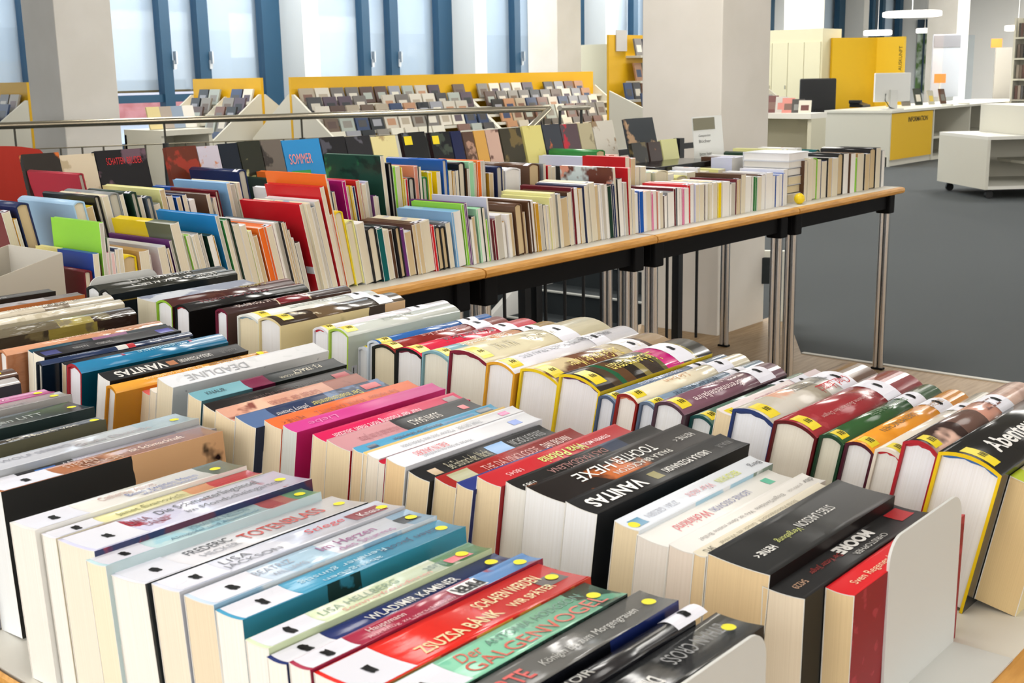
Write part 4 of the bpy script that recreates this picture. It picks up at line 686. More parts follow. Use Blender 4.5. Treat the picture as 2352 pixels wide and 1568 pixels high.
def far_row(F, yf, lean, where, group, seed):
    random.seed(seed); it = []
    for cr, txt in F:
        ox, oy, s = CR[cr]
        for e in txt.split(';'):
            p = e.split(); xl, yl, xr = [float(q) for q in p[0].split(',')]
            L = .185 + random.uniform(-.012, .006); hard = '!' in p
            for q in p[3:]:
                if q[0] == 'L': L = float(q[1:])*.9
            A = at_y(ox + xl/s, oy + yl/s, yf); a = math.radians(float(lean(A[0]))); h = (A[2]-TZ)/math.cos(a)
            h = min(max(h, .09), .31)
            B = at_y(ox + xr/s, oy + yl/s, yf); t = (B[0]-A[0])/math.cos(a)
            it.append([A[0] + h*math.sin(a), t, h, a, L, hard, p[1], p[2], '#' in p, SPEC.get((cr, int(xl)))])
            if A[0] + t > 4.8: it.pop()
    it.sort(key=lambda q: q[0])
    for i, q in enumerate(it[:-1]):
        room = (it[i+1][0] - q[0] - .0006)*math.cos(q[3])
        if q[1] > room: q[1] = max(room, .004)
        if q[0] + q[1]/math.cos(q[3]) > it[i+1][0] - .0004: it[i+1][0] = q[0] + q[1]/math.cos(q[3]) + .0005
    n = len(it)
    for i, (u, t, h, a, L, hard, pg, cv, solid, sp) in enumerate(it):
        t = max(t, .004); name, col = PAL[cv]
        O = Vector((u + t*math.cos(a), yf + random.uniform(-.005, .005), TZ + t*math.sin(a)))
        M = T3(O) @ RZ(math.pi/2) @ RX(-a)
        size = 'slim' if t < .014 else 'thick' if t > .032 else 'medium'
        lab = '%s %s book with %s pages, %s from the right %s' % (size, name, PGN[pg], ordn(n-i), where)
        gl = .3; spine = col; ex = [('W', .006, .026)] if random.random() < .35 and t > .014 else []; side = col
        if solid: lab = '%s %s booklet closed up, %s from the right %s' % (size, name, ordn(n-i), where)
        if sp:
            side = sp[0]; ex = list(sp[1]); spine = side if len(sp) < 3 else sp[2]
        if cv in 'wc' and random.random() < .5: spine = col + '~' + random.choice(['b8b8c4', 'd0a8a0', '9cb0c8']) + ':30:.6'
        book(M, L, t, h, hard, spine, side, col if solid else PG[pg], lab, group, ex, gloss=gl, simple=True)
    return it
FR1 = far_row(F1, 2.130, lean1, 'in back table front row', 'upright books in the front row of the back table', 3)
FR2 = far_row(F2, 2.372, lean2, 'in back table middle row', 'books in the middle row of the back table', 4)
FR3 = far_row(F3, 2.610, lean3, 'in back table rear row', 'books in the rear row of the back table', 5)

# ---------------------------------------------------------------- the room
def struct(o): o['kind'] = 'structure'; return o
wallm = mat('ebe6dc', .8, spec=.2); whitem = mat('f2f0ea', .6, spec=.3)
# stairwell opening x 3.95..7.5, y 3.6..5.6 ; wood boards near, grey carpet beyond
carpet = noisy('carpet', '43484a', '4c5153', 420, .95, .4, lo=.3, hi=.7)
wood = noisy('wood_floor', 'a58a66', '937854', 6, .5, .05, stretch=(1, 12, 1))
F = MB()
SX0, SX1, SY0, SY1 = 3.9, 7.5, 3.45, 5.9
F.box(-3, 34, -6, SY0, -.2, 0).box(-3, SX0, SY0, SY1, -.2, 0).box(SX1, 34, SY0, SY1, -.2, 0).box(-3, 34, SY1, 13.2, -.2, 0)
F.prism_z([(5.5, SY0), (SX1, SY0), (SX1, 4.55)], -.2, 0)
struct(F.build('floor', carpet))
Wd = MB().box(-3, 4.84, -6, 3.45, 0, .004).prism_z([(4.84, 2.5), (5.66, 3.02), (4.84, 3.02)], 0, .004).box(4.84, 5.02, 3.02, 3.45, 0, .004)
struct(Wd.build('floor_boards', wood)); bpy.data.objects['floor_boards'].name = 'floor_wood'
struct(MB().box(4.84, 4.865, -6, 2.5, 0, .008).build('trim_1', mat('c9c6bc', .5)))
struct(MB().box(-3, 34, -6, 13.2, CEIL, CEIL + .1).build('ceiling', mat('f0ede6', .9)))
struct(MB().box(-3.1, -3, -6, 13.2, -.2, CEIL).build('wall_back', wallm))
struct(MB().box(-3, 34, -6.1, -6, -.2, CEIL).build('wall_right', wallm))
struct(MB().box(33, 33.1, -6, 13.2, -.2, CEIL).build('wall_end', wallm))
# window wall (plane y = 12.2), bays between piers
YW = 12.2; PY = 11.75
frame = mat('27506b', .45); glass_m, gt, gb = nodes('window_glass')
gb.inputs['Base Color'].default_value = (1, 1, 1, 1); gb.inputs['Roughness'].default_value = .02; gb.inputs['Transmission Weight'].default_value = 1; gb.inputs['IOR'].default_value = 1.12
tr = gt.nodes.new('ShaderNodeBsdfTransparent'); gl = gt.nodes.new('ShaderNodeBsdfGlossy'); gl.inputs['Roughness'].default_value = .03
mx = gt.nodes.new('ShaderNodeMixShader'); mx.inputs[0].default_value = .03; tr.inputs[0].default_value = (.93, .97, 1, 1)
gt.links.new(tr.outputs[0], mx.inputs[1]); gt.links.new(gl.outputs[0], mx.inputs[2])
gt.links.new(mx.outputs[0], gt.nodes['Material Output'].inputs[0])
bays = []
u = 7.0 - 3.05*2
P0 = 6.76
for k in range(-3, 9):
    bays.append((7.0 + 3.05*k, 9.80 + 3.05*k))     # opening from x to x
for i, (xa, xb) in enumerate(bays):
    if xb < 0 or xa > 32: continue
    w = bpy.data.objects.new('window_%d' % (i+1), None); COL.objects.link(w); w.matrix_world = T3((xa, YW, 0)); struct(w)
    W_ = xb - xa
    m = MB(); f = .055
    z0, zm, zt = .03, 1.0, 3.1
    sash = [0, W_*.32, W_*.60, W_]
    for z in (z0, .5, zm, zt): m.box(0, W_, 0, .08, z, z + (.085 if z in (zm,) else .06))
    for x, ww in ((0, .10), (1.10, .13), (1.60, .15), (W_-.27, .27)): m.box(x, x + ww, -.03, .09, z0, zt)
    m.build('window_frame', frame, w)
    MB().box(.02, W_-.02, .03, .036, z0, zt).build('glass', glass_m, w)
    h = MB()
    for x in (1.24, 1.73): h.box(x, x+.02, -.09, -.03, 1.42, 1.56); h.box(x-.01, x+.03, -.05, -.03, 1.36, 1.46)
    h.build('window_handle', mat('d8dce0', .3, .6), w)
    MB().box(0, W_, .15, .18, 1.11, 1.135).build('blind_bar', mat('6c5a3c', .6), w)
    b = MB().box(-.02, W_ + .02, .16, .17, 1.135, 3.1); b.build('roller_blind', mat('e4e6ea', .9), w)
for i, (xa, xb) in enumerate(bays[:-1]):
    xn = bays[i+1][0]
    if xb < 0 or xn > 32: continue
    struct(MB().box(xb, xn, PY, YW + .12, -.2, CEIL).build('wall_window_pier', whitem))
struct(MB().box(-3, 34, YW - .02, YW + .14, 3.12, CEIL).build('wall_window_head', whitem))
# outside: pale facade across the street with red brick strip
fc = thing('building', T3((0, 24, 0)), 'pale grey building with pink brick strip seen through the windows', 'building')
MB().box(-10, 50, 0, 1, -1, 9).build('facade', mat('eef2f6', .9), fc)
MB().box(-10, 50, -.3, 1, .45, .86).build('brick_strip', noisy('brick', 'c87470', 'd88a84', 4, .9), fc)
struct(MB().box(-30, 70, 12.6, 26, -1.2, -1).build('ground_outside', mat('eef2f4', .9)))
area('sky_light', (12, 17, 7), 16, 1200, (.85, .93, 1.0), (math.radians(40), 0, 0))

def pillar(cx, cy, s, label, name='pillar', foot=True, cx_is_corner=True):
    o = MB().box(cx, cx + s, cy, cy + s, 0, CEIL - .001).build(name, noisy('plaster', 'e4dfd5', 'e9e4db', 3, .75), bevel=.006)
    return tag(o, label, 'pillar', 'square plaster pillars')
_c = at_z(1647, 773, 0); pillar(_c[0], _c[1], .44, 'wide square cream pillar in the middle standing behind the back table')
p = at_d(140, 200, 9); pillar(p[0], p[1], .43, 'square pillar at the left behind the steel handrail')
p = at_d(1281, 150, 14); pillar(p[0], p[1], .43, 'square pillar behind the right end of the disc case rack')
p = at_d(1862, 40, 22); pillar(p[0], p[1], .5, 'slim looking distant pillar right of the beige lockers')
p = at_d(2200, 40, 26); pillar(p[0], p[1], .6, 'far pale pillar behind the grey poster at the right')

# stairwell
st = thing('staircase', T3((SX1 - .005, 4.55, 0)), 'dark carpeted stairs with light nosings going down behind the back table', 'staircase')
W_ = SY1 - 4.555; dark = mat('22292c', .9); nose = mat('b9bab4', .5)
for k in range(1, 11):
    z = -.17*k; x1 = -.28*(k-1); o = MB().box(x1 - .28, x1, 0, W_, z - .3, z).build('step', dark, st)
    MB().box(x1 - .29, x1 - .255, .01, W_ - .01, z - .006, z + .004).build('nosing', nose, o)
MB().box(.0, .03, 0, W_, -.3, .003).build('top_nosing', nose, st)
MB().add([(-3.3, W_ - .05, -1.85), (-.1, W_ - .05, .05), (-.1, W_ - .05, -.3), (-3.3, W_ - .05, -2.2), (-3.3, W_ - .005, -1.85), (-.1, W_ - .005, .05), (-.1, W_ - .005, -.3), (-3.3, W_ - .005, -2.2)], [(0, 1, 2, 3), (7, 6, 5, 4), (0, 4, 5, 1), (3, 2, 6, 7), (0, 3, 7, 4), (1, 5, 6, 2)]).build('stringer', whitem, st)
for k, q in enumerate(((SX0 - .1, SX0, SY0, SY1, -2.4, -.2), (SX0, 5.5, SY0 - .1, SY0, -2.4, -.2), (SX0, SX1, SY1, SY1 + .1, -2.4, -.2), (SX1 + .03, SX1 + .1, SY0, SY1, -2.4, -.2), (SX0, SX1, SY0, SY1, -2.5, -2.4))):
    struct(MB().box(*q).build('wall_stairwell_' + ('left', 'near', 'far', 'right', 'bottom')[k], dark))
# near balustrade: black posts and bars along x
blk = mat('15181b', .4, .3)
bl = thing('balustrade', T3((3.0, 3.06, 0)), 'black metal balustrade seen under the back table, running up to the middle pillar', 'railing')
m = 1.99
for k in range(0, 16):
    x = m - .01 - k*.125
    if abs(x - 1.69) > .05 and abs(x - .62) > .05: MB().tube([(x, 0, .004), (x, 0, .9)], .007, 8).build('baluster', blk, bl)
for x in (1.69, .60, .67): MB().box(x - .018, x + .018, -.018, .018, 0.004, .95).build('post', blk, bl)
MB().box(0, m, -.006, .006, .9, .925).build('rail', blk, bl)
# far balustrade with steel handrail
steel = mat('b9b09c', .22, 1.)
A = at_z(-40, 278.5, 1.0); B_ = at_d(1262, 249, 9.5); RZH = .98; Bq = np.array([B_[0], B_[1], RZH])
A = at_d(-60, 279, 8.6); A = np.array([A[0], A[1], RZH])
dv = Bq - A; Ln = float(np.linalg.norm(dv)); dv /= Ln
rb = thing('handrail', T3(A), 'brushed steel handrail with thin bars crossing the left half of the picture', 'railing')
def rp(s, z): return (dv[0]*s, dv[1]*s, z - 1.0 if z > .2 else z - .98)
MB().tube([rp(0, 1.0), rp(Ln, 1.0)], .024, 14).build('top_rail', steel, rb)
MB().tube([rp(0, .845), rp(Ln*.97, .845)], .004, 8).build('middle_wire', mat('8c8470', .4, .8), rb)
MB().box(0, 1, 0, 1, 0, 1).build('bottom_bar', blk, rb).matrix_local = Matrix.Translation(rp(0, .1)) @ RZ(math.atan2(dv[1], dv[0])) @ Matrix.Diagonal((Ln, .02, .02, 1))
s = .1; k = 0
while s < Ln - .03:
    if abs((s/.1345) % 7 - 1.5) < .5:
        o = MB().tube([rp(s, .82), rp(s, .98)], .007, 8).build('post_pin', mat('4a4840', .4, .7), rb)
        MB().tube([rp(s, 0), rp(s, .85)], .022, 10).build('post', mat('3a3d3c', .5, .4), rb)
    else: MB().tube([rp(s, .1), rp(s, .845)], .0065, 8).build('baluster', mat('5c584e', .5, .5), rb)
    s += .1345; k += 1
hr = thing('stair_handrail', T3(Bq), 'bright steel handrail sloping down from the end of the long handrail', 'railing')
e1 = at_x(1188, 345, Bq[0] - 1.15); e1 = np.array([Bq[0] - 1.2, Bq[1] - .12, 1.0 - .62])
MB().tube([(0, 0, 0), tuple(np.array(e1) - Bq)], .022, 14).build('rail', mat('e4dcc8', .2, 1.), hr)
e2 = at_d(1352, 250, 10.3)
h2 = thing('landing_handrail', T3(Bq), 'short dull steel rail continuing right from the corner of the long handrail', 'railing')
MB().tube([(.06, -.05, 0), (e2[0]-Bq[0], e2[1]-Bq[1], -.02)], .02, 12).build('rail', mat('8c887c', .3, .9), h2)
for q in (.25, .8): MB().tube([((e2[0]-Bq[0])*q, (e2[1]-Bq[1])*q, -.02), ((e2[0]-Bq[0])*q, (e2[1]-Bq[1])*q, -.98)], .012, 8).build('post', mat('3a3d3c', .5, .4), h2)

# ---------------------------------------------------------------- media racks
rackm = mat('dedbcd', .6, spec=.3); yel = mat('e8b410', .5); GC = ['8c8880', 'c8c2b4', '4a4a4c', '6c5c50', 'b0a490', '303438', '9a9ca4', 'd8d2c4', '5c4a44', '3c4c6c', 'b88c6c', 'a8b0a8', '74706c', 'e0dccc', '584c58', '7c5c50']
CASEM = {}
def case_mesh(c, w, h, d=.016):
    k = (c, w, h)
    if k not in CASEM:
        m = MB().box(-w/2, w/2, 0, d, 0, h); o = m.build('disc_case', [mat(c, .3)])
        c2 = GC[(GC.index(c)*7 + 3) % len(GC)] if c in GC else c
        o.data.materials.append(mat(c2, .35))
        mb = MB().box(-w*.32, w*.32, -.0006, .0, h*.2, h*.62); q = mb.build('cover_picture', mat(c2, .35))
        CASEM[k] = (o.data, q.data); bpy.data.objects.remove(o); bpy.data.objects.remove(q)
    return CASEM[k]
ncase = {}
def case(M, c, w, h, label, group, cat='disc case', name='disc_case'):
    me, mq = case_mesh(c, w, h)
    o = bpy.data.objects.new(name, me); COL.objects.link(o); o.matrix_world = M; tag(o, label, cat, group)
    q = bpy.data.objects.new('cover_picture', mq); COL.objects.link(q); q.parent = o
def rack(M, Lr, label, gname, board=(0, 1), top=1.25, hd=.5, step=.155, nt=4, side=-1, items=True):
    r = thing('media_rack', M, label, 'rack', 'white A-frame racks with yellow boards')
    prof = [(-hd, 0), (-hd, .78), (-.03, 1.12), (.03, 1.12), (hd, .78), (hd, 0)]
    MB().prism(prof, -.02, .0).build('end_panel', rackm, r); MB().prism(prof, Lr, Lr + .02).build('end_panel', rackm, r)
    MB().prism([(y*.97, z*.985) for y, z in prof], Lr*.49, Lr*.5).build('divider', rackm, r)
    MB().box(-.022 + Lr*board[0], Lr*board[1], -.012, .012, 0, top).build('spine_board', yel, r)
    tiers = [(hd - .03, .70, .14)] + [(hd - .03 - (hd - .15)*k/nt, .79 + .27*(k-.4)/nt, .13) for k in range(1, nt+1)]
    for sg in (-1, 1):
        for y, z, hh in tiers:
            ya, yb2 = sorted((sg*y, sg*(y - .10))); MB().box(.001, Lr*.489, ya, yb2, z - .02, z).box(Lr*.501, Lr - .001, ya, yb2, z - .02, z).build('shelf', rackm, r)
        ya, yb2 = sorted((sg*hd, sg*(hd - .02))); MB().box(.001, Lr - .001, ya, yb2, .55, .79).build('lip_panel', rackm, r)
        ya, yb2 = sorted((sg*(hd-.02), sg*(hd - .03))); MB().box(.001, Lr - .001, ya, yb2, .0, .55).build('lower_panel', rackm, r)
    if items:
        ROWN = ['bottom', 'second', 'third', 'fourth', 'top']
        for ti, (y, z, hh) in enumerate(tiers):
            for j in range(int((Lr - .1)/step)):
                x = .09 + j*step
                if random.random() < .04 or abs(x - Lr*.495) < step*.5: continue
                c = random.choice(GC); w = round(step*random.uniform(.8, .93), 2)
                Mi = M @ T3((x, side*(y - .028), z + .0075)) @ (RZ(math.pi) if side > 0 else Matrix.Identity(4)) @ RX(math.radians(-18))
                case(Mi, c, w, hh, 'disc case %s from the panel end on %s tier of %s' % (ordn(j+1), ROWN[ti], gname), 'disc cases face-out on ' + gname)
    return r
random.seed(21)
rack(T3((6.12, 7.5, 0)), 3.8, 'long A-frame disc rack with yellow top board behind the steel handrail', 'the long rack')
p = at_d(600, 224, 10.2)
rack(T3((p[0], p[1], 0)) @ RZ(math.pi/2), .9, 'short A-frame rack end-on, with yellow board, left of the long disc rack', 'the short rack', step=.15, side=1)
p = at_d(65, 232, 9.8)
rack(T3((p[0], p[1], 0)) @ RZ(math.pi/2), .9, 'A-frame rack with yellow board at the left picture edge behind the pillar', 'the left edge rack', step=.15, side=1)
rack(T3((10.6, 6.9, 0)), 1.5, 'far A-frame disc rack in front of the beige partition', 'the far rack', step=.16)
# low white book box left of the short rack, with brochures
p = at_d(432, 290, 10.4)
lb = thing('display_cabinet', T3((5.30, 7.98, 0)), 'low white open cabinet with brochures on top left of the short rack', 'cabinet')
zt = .88
MB().box(-.05, .40, -.02, .5, zt - .04, zt).box(-.05, -.02, 0, .5, 0, zt - .04).box(.37, .40, 0, .5, 0, zt - .04).box(-.05, .40, .47, .5, 0, zt - .04).box(-.02, .37, 0, .47, .0, .06).build('carcass', rackm, lb)
for j in range(4):
    c = random.choice(['b8c8d8', '8c9cb0', 'e8e4dc', '4c5460', 'd8c890', 'c8d8e4', 'a89c90'])
    case_mesh(c, .11, .17); M = T3((5.31 + j*.115, 8.12 + .02*j, zt + .006)) @ RX(math.radians(-14))
    case(M, c, .11, .17, 'brochure %s from left on the low white open cabinet' % ordn(j+1), 'brochures on the low white cabinet', 'brochure', 'brochure')
# tall yellow backed rack next to the middle pillar
p = at_d(1398, 200, 11)
x, y = p[0], p[1]
tr_ = thing('tall_rack', T3((x, y, 0)), 'tall rack with yellow back board, sloping white side panel, left of the middle pillar', 'rack')
MB().box(0, .9, 0, .02, 0, 1.56).build('back_board', yel, tr_)
MB().add([(0, -.02, 0), (0, -.02, 1.08), (0, -.75, .78), (0, -.75, 0), (-.02, -.02, 0), (-.02, -.02, 1.08), (-.02, -.75, .78), (-.02, -.75, 0)], [(0, 1, 2, 3), (7, 6, 5, 4), (0, 4, 5, 1), (1, 5, 6, 2), (2, 6, 7, 3), (3, 7, 4, 0)]).build('side_panel', rackm, tr_)
for z in (1.16, 1.38): MB().box(.26, .9, -.16, 0, z - .02, z).build('shelf', rackm, tr_)
for k, (yy, z) in enumerate(((-.12, 1.0), (-.3, .92), (-.48, .84))): MB().box(0, .9, yy - .1, yy, z - .02, z).build('tier', rackm, tr_)
q = at_d(1417, 62, 10.9)
MB().box(.1, .26, -.012, -.004, 1.42, 1.60).build('notice_sheet', mat('d6d2cc', .8), tr_)
for zi, (yy, z, hh) in enumerate(((-.1, 1.161, .16), (-.1, 1.381, .15), (-.18, 1.001, .15), (-.36, .921, .14), (-.54, .841, .14))):
    for j in range(6 if zi > 1 else 4):
        c = random.choice(GC); xx = (.08 if zi > 1 else .34) + j*.13
        case(T3((x + xx, y + yy, z)) @ RX(math.radians(-12)), c, .11, hh, 'disc case %s from left on %s shelf of tall yellow backed rack' % (ordn(j+1), ['upper', 'topmost', 'third', 'fourth', 'lowest'][zi]), 'disc cases on the tall rack')
# beige partition
p = at_d(1336, 105, 15); q = at_d(1402, 105, 13.6)
tag(MB().box(p[0], p[0] + .12, p[1] - 1.6, p[1] + .02, 0, 1.56).build('partition', mat('d8d4bc', .7)), 'low beige partition wall between far pillar and yellow backed rack', 'partition')

# ---------------------------------------------------------------- right hand background
lockm = mat('e6dfbc', .55)
p = at_d(1778, 70, 17.0); q = at_d(1905, 97, 17.0)
q = at_d(1900, 97, 18.3)
lk = thing('locker_cabinet', T3((q[0] - .12, q[1] + .04, 0)), 'tall cream cabinet with four narrow doors right of the middle pillar', 'cabinet')
MB().box(.02, .6, -.02, 1.3, 0, 1.78).build('body', lockm, lk)
for j in range(5):
    d = MB().box(-.002, .02, j*.255, j*.255 + .248, .06, 1.60).build('door', lockm, lk, bevel=.003)
    MB().box(-.012, -.002, j*.255 + .02, j*.255 + .035, .95, 1.0).build('door_lock', mat('b0ac98', .4, .5), d)
# yellow wall
yw = thing('yellow_screen_wall', T3((16.25, 7.2, 0)), 'chrome yellow screen wall with vertical black lettering behind the desk', 'screen wall')
pl = at_d(1913, 92, 18.4); pm = at_d(2015, 92, 18.8); pr = at_d(2077, 92, 18.6)
yw.matrix_world = T3((pl[0], pl[1], 0))
def quadwall(m, a, b, z0, z1, th=.06):
    a = Vector((a[0], a[1], 0)); b = Vector((b[0], b[1], 0)); n = (b-a).normalized().cross(Vector((0, 0, 1)))*-th
    V = [a, b, b+n, a+n]; V = [v - Vector((pl[0], pl[1], 0)) for v in V]
    m.add([(v.x, v.y, z0) for v in V] + [(v.x, v.y, z1) for v in V], [(0, 1, 5, 4), (1, 2, 6, 5), (2, 3, 7, 6), (3, 0, 4, 7), (4, 5, 6, 7), (3, 2, 1, 0)])
m = MB(); quadwall(m, pl, pm, 0, 1.65); m.build('left_leaf', mat('f0c010', .55), yw)
m = MB(); quadwall(m, pm, pr, 0, 1.65); m.build('right_leaf', mat('f2c41c', .55), yw)
dd = Vector((pr[0]-pm[0], pr[1]-pm[1], 0)).normalized(); nn = dd.cross(Vector((0, 0, 1)))
R_ = Matrix(((0, -dd.x, nn.x, 0), (0, -dd.y, nn.y, 0), (1, 0, 0, 0), (0, 0, 0, 1)))
pt = Vector((pr[0]-pl[0], pr[1]-pl[1], 0)) - dd*.045 + nn*.004
lettering('lettering', 'AUSKUNFT', T3((pt.x, pt.y, 1.35)) @ R_, .34, .05, '2a2410', yw)
# information desk
DX, DY, DZ = 14.85, 6.55, .70
dk = thing('information_desk', T3((DX, DY, 0)), 'white information desk with yellow front panel reading INFORMATION', 'desk')
MB().box(0, .03, 0, .9, 0, DZ - .03).build('side_panel', rackm, dk)
MB().box(-.01, 5.2, -.02, .9, DZ - .03, DZ).build('desk_top', mat('eceade', .4), dk)
MB().box(.03, 1.33, 0, .02, .08, DZ - .04).build('front_panel', mat('f0c010', .5), dk)
MB().box(.0, 1.4, .03, .05, 0, .12).build('plinth', rackm, dk)
m = MB()
for X in (1.36, 2.65, 3.9, 5.16): m.box(X, X + .03, 0, .9, .0, DZ - .03)
m.box(1.39, 5.16, .86, .88, 0, DZ - .03).box(1.39, 5.16, 0, .86, .28, .31).box(1.39, 5.16, 0, .86, .0, .05); m.build('shelf_unit', rackm, dk)
lettering('lettering', 'INFORMATION', T3((.85, -.002, DZ - .13)) @ RX(math.pi/2), .62, .065, '3a3010', dk, bold=.02)
# things on the desk
mo = thing('monitor', T3(at_d(2048, 225, 16.6)*np.array([1, 1, 0]) + np.array([0, 0, DZ])), 'white computer monitor seen from behind on the information desk', 'monitor')
ang = math.radians(-14)
mo.matrix_world = mo.matrix_world @ RZ(ang - math.radians(22))
MB().box(-.25, .25, -.02, .02, .10, .46).build('screen', mat('e6e6e2', .5), mo, bevel=.01)
MB().box(-.05, .05, -.06, -.02, .0, .25).box(-.12, .12, -.1, .08, 0, .015).build('stand', mat('dcdcd8', .5), mo)
MB().tube([(-.1, -.025, .2), (-.12, -.05, .12), (-.06, -.07, .03), (.02, -.06, .01)], .006, 8).build('cable', mat('151515'), mo)
ph = at_z(1975, 246, DZ)
po = thing('telephone', T3((ph[0], ph[1], DZ)), 'black desk telephone left of the monitor', 'telephone')
MB().prism([(-.1, 0), (.1, 0), (.1, .09), (-.1, .03)], -.12, .12).build('base', mat('16171a', .4), po, bevel=.006)
MB().box(-.17, -.12, -.09, .09, .05, .1).build('handset', mat('111214', .4), po, bevel=.012)
# office chair
ch = at_d(1936, 240, 17.0)
oc = thing('office_chair', T3((ch[0] + .1, ch[1] + .42, 0)) @ RZ(math.radians(-55)), 'black mesh office chair behind the white desk end', 'chair')
MB().box(-.24, .24, -.03, .03, .48, 1.10).build('backrest', mat('17181b', .6), oc, bevel=.02)
MB().box(-.24, .24, 0, .48, .40, .47).build('seat', mat('1a1b1e', .8), oc, bevel=.02)
MB().box(-.03, .03, -.06, -.02, .3, .7).build('back_strut', mat('101012', .5), oc)
MB().tube([(0, .22, .1), (0, .22, .42)], .025).build('column', mat('202022', .4, .5), oc)
for k in range(5):
    a = k*2*math.pi/5; MB().tube([(0, .22, .1), (.28*math.cos(a), .22 + .28*math.sin(a), .06)], .018).tube([(.28*math.cos(a) - .02, .22 + .28*math.sin(a), .03), (.28*math.cos(a) + .02, .22 + .28*math.sin(a), .03)], .03).build('leg', mat('141416', .5), oc)
for s_ in (-1, 1): MB().tube([(.25*s_, .0, .62), (.27*s_, .3, .62)], .02).build('armrest', mat('b8a888', .5), oc)
# pendant lamps
for px, py, d, D, lab in ((2095, 33, 22, .94, 'large round white pendant lamp glowing over the desk'), (2016, 76, 24, .50, 'small glowing disc lamp below left of the large one'), (2124, 71, 27, .34, 'smallest glowing disc lamp right under the large one'), (2338, 65, 23, .42, 'glowing disc lamp at the right picture edge'),
                         (2240, -60, 15, .6, 'round disc lamp above the book cart outside the top edge')):
    p = at_d(px, py, d); L_ = thing('pendant_lamp', T3(p), lab, 'lamp', 'round glowing pendant lamps')
    m = MB(); n = 28
    for z, r in ((-.035, D*.48), (.0, D*.5), (.045, D*.49)): pass
    V = [(math.cos(2*math.pi*k/n)*r, math.sin(2*math.pi*k/n)*r, z) for z, r in ((-.04, D*.46), (-.03, D*.5), (.04, D*.5), (.05, D*.46)) for k in range(n)]
    Fc = [(a*n + k, a*n + (k+1) % n, (a+1)*n + (k+1) % n, (a+1)*n + k) for a in range(3) for k in range(n)] + [tuple(range(n-1, -1, -1)), tuple(range(3*n, 4*n))]
    MB().add(V, Fc).build('diffuser', mat('fff8ec', .5, emit=3.2), L_)
    MB().tube([(0, 0, .04), (0, 0, CEIL - float(p[2]))], .006, 6).build('cord', mat('e0e0e0'), L_)
# ceiling luminaires (what lights the room)
i = 0
for lx, ly in ((0.2, 0.6), (2.6, 0.2), (1.0, 3.2), (3.6, 2.6), (6.2, 4.6), (5.2, 8.0), (9.0, 2.0), (9.4, 6.2), (9.5, 9.8), (13.5, 4.0)):
    L_ = thing('ceiling_lamp', T3((lx, ly, CEIL)), 'round flat ceiling lamp above the library room, out of view', 'lamp', 'flat ceiling lamps')
    n = 32; V = [(math.cos(2*math.pi*k/n)*.6, math.sin(2*math.pi*k/n)*.6, z) for z in (-.05, 0) for k in range(n)]
    MB().add(V, [(k, (k+1) % n, n+(k+1) % n, n+k) for k in range(n)] + [tuple(range(n-1, -1, -1))]).build('housing', mat('f4f2ec', .5), L_)
# white rolling cart
c0 = at_z(2152, 415, .09); c1_ = at_z(2262, 436, .09)
ux = Vector((c1_[0]-c0[0], c1_[1]-c0[1], 0)); Wc = ux.length; angc = math.atan2(ux.y, ux.x)
ct = thing('rolling_display_cart', T3((c0[0], c0[1], 0)) @ RZ(angc), 'low white display cart on black casters at the right', 'cart')
zt = .555
m = MB(); MB().box(0, Wc, 0, .03, .09, zt).build('side_panel', rackm, ct)
MB().box(0, Wc, 0, 2.2, zt, zt + .03).build('top_board', mat('eeece2', .5), ct)
MB().box(0, Wc, .03, 2.2, .09, .12).build('base_board', mat('eeece2', .5), ct)
MB().box(0, .03, .03, 2.2, .12, zt).box(.03, Wc, 2.17, 2.2, .12, zt).build('back_panel', rackm, ct)
MB().box(Wc*.25, Wc*.9, .5, 2.17, .30, .33).build('inner_shelf', rackm, ct)
MB().box(.0, Wc - .12, .42, 2.2, zt + .031, zt + .30).build('top_box', rackm, ct)
for (X, Y) in ((.12, .08), (Wc - .08, .08), (.12, 2.1), (Wc - .08, 2.1)):
    o = MB().tube([(X - .015, Y, .038), (X + .015, Y, .038)], .038, 14).build('caster', mat('121314', .5), ct)
    MB().box(X - .02, X + .02, Y - .02, Y + .02, .06, .09).build('caster_fork', mat('1a1b1c', .4, .5), o)
# low shelf beside the middle pillar with flyers
p = at_d(1768, 262, 12.2); q = at_d(1862, 266, 12.2)
ls = thing('low_bookcase', T3((q[0], q[1], 0)), 'low white open bookcase right of the middle pillar, flyers on top', 'bookcase')
zt = float(p[2])
MB().box(0, .34, 0, .75, zt - .05, zt).build('top_board', mat('eeece2', .5), ls)
MB().box(.02, .32, 0, .04, 0, zt - .05).box(.02, .32, .71, .75, 0, zt - .05).box(.29, .32, .04, .71, 0, zt - .05).box(.02, .29, .04, .71, 0, .05).build('carcass', mat('d9d5bd', .6), ls)
for j in range(7):
    c = random.choice(['4c4844', 'd88c80', '6c3c38', 'e4dccc', '8c8c88', 'c8c4bc', '3c3834'])
    x = q[0] + .14 + .03*(j % 2); yy = q[1] + .68 - j*.09
    if c not in GC: GC.append(c)
    case(T3((x, yy, zt)) @ RZ(math.radians(-70)) @ RX(math.radians(-20)), c, .12, .2 - .012*j, 'flyer %s from left on the low bookcase beside the pillar' % ordn(j+1), 'flyers on the low bookcase', 'flyer', 'flyer')
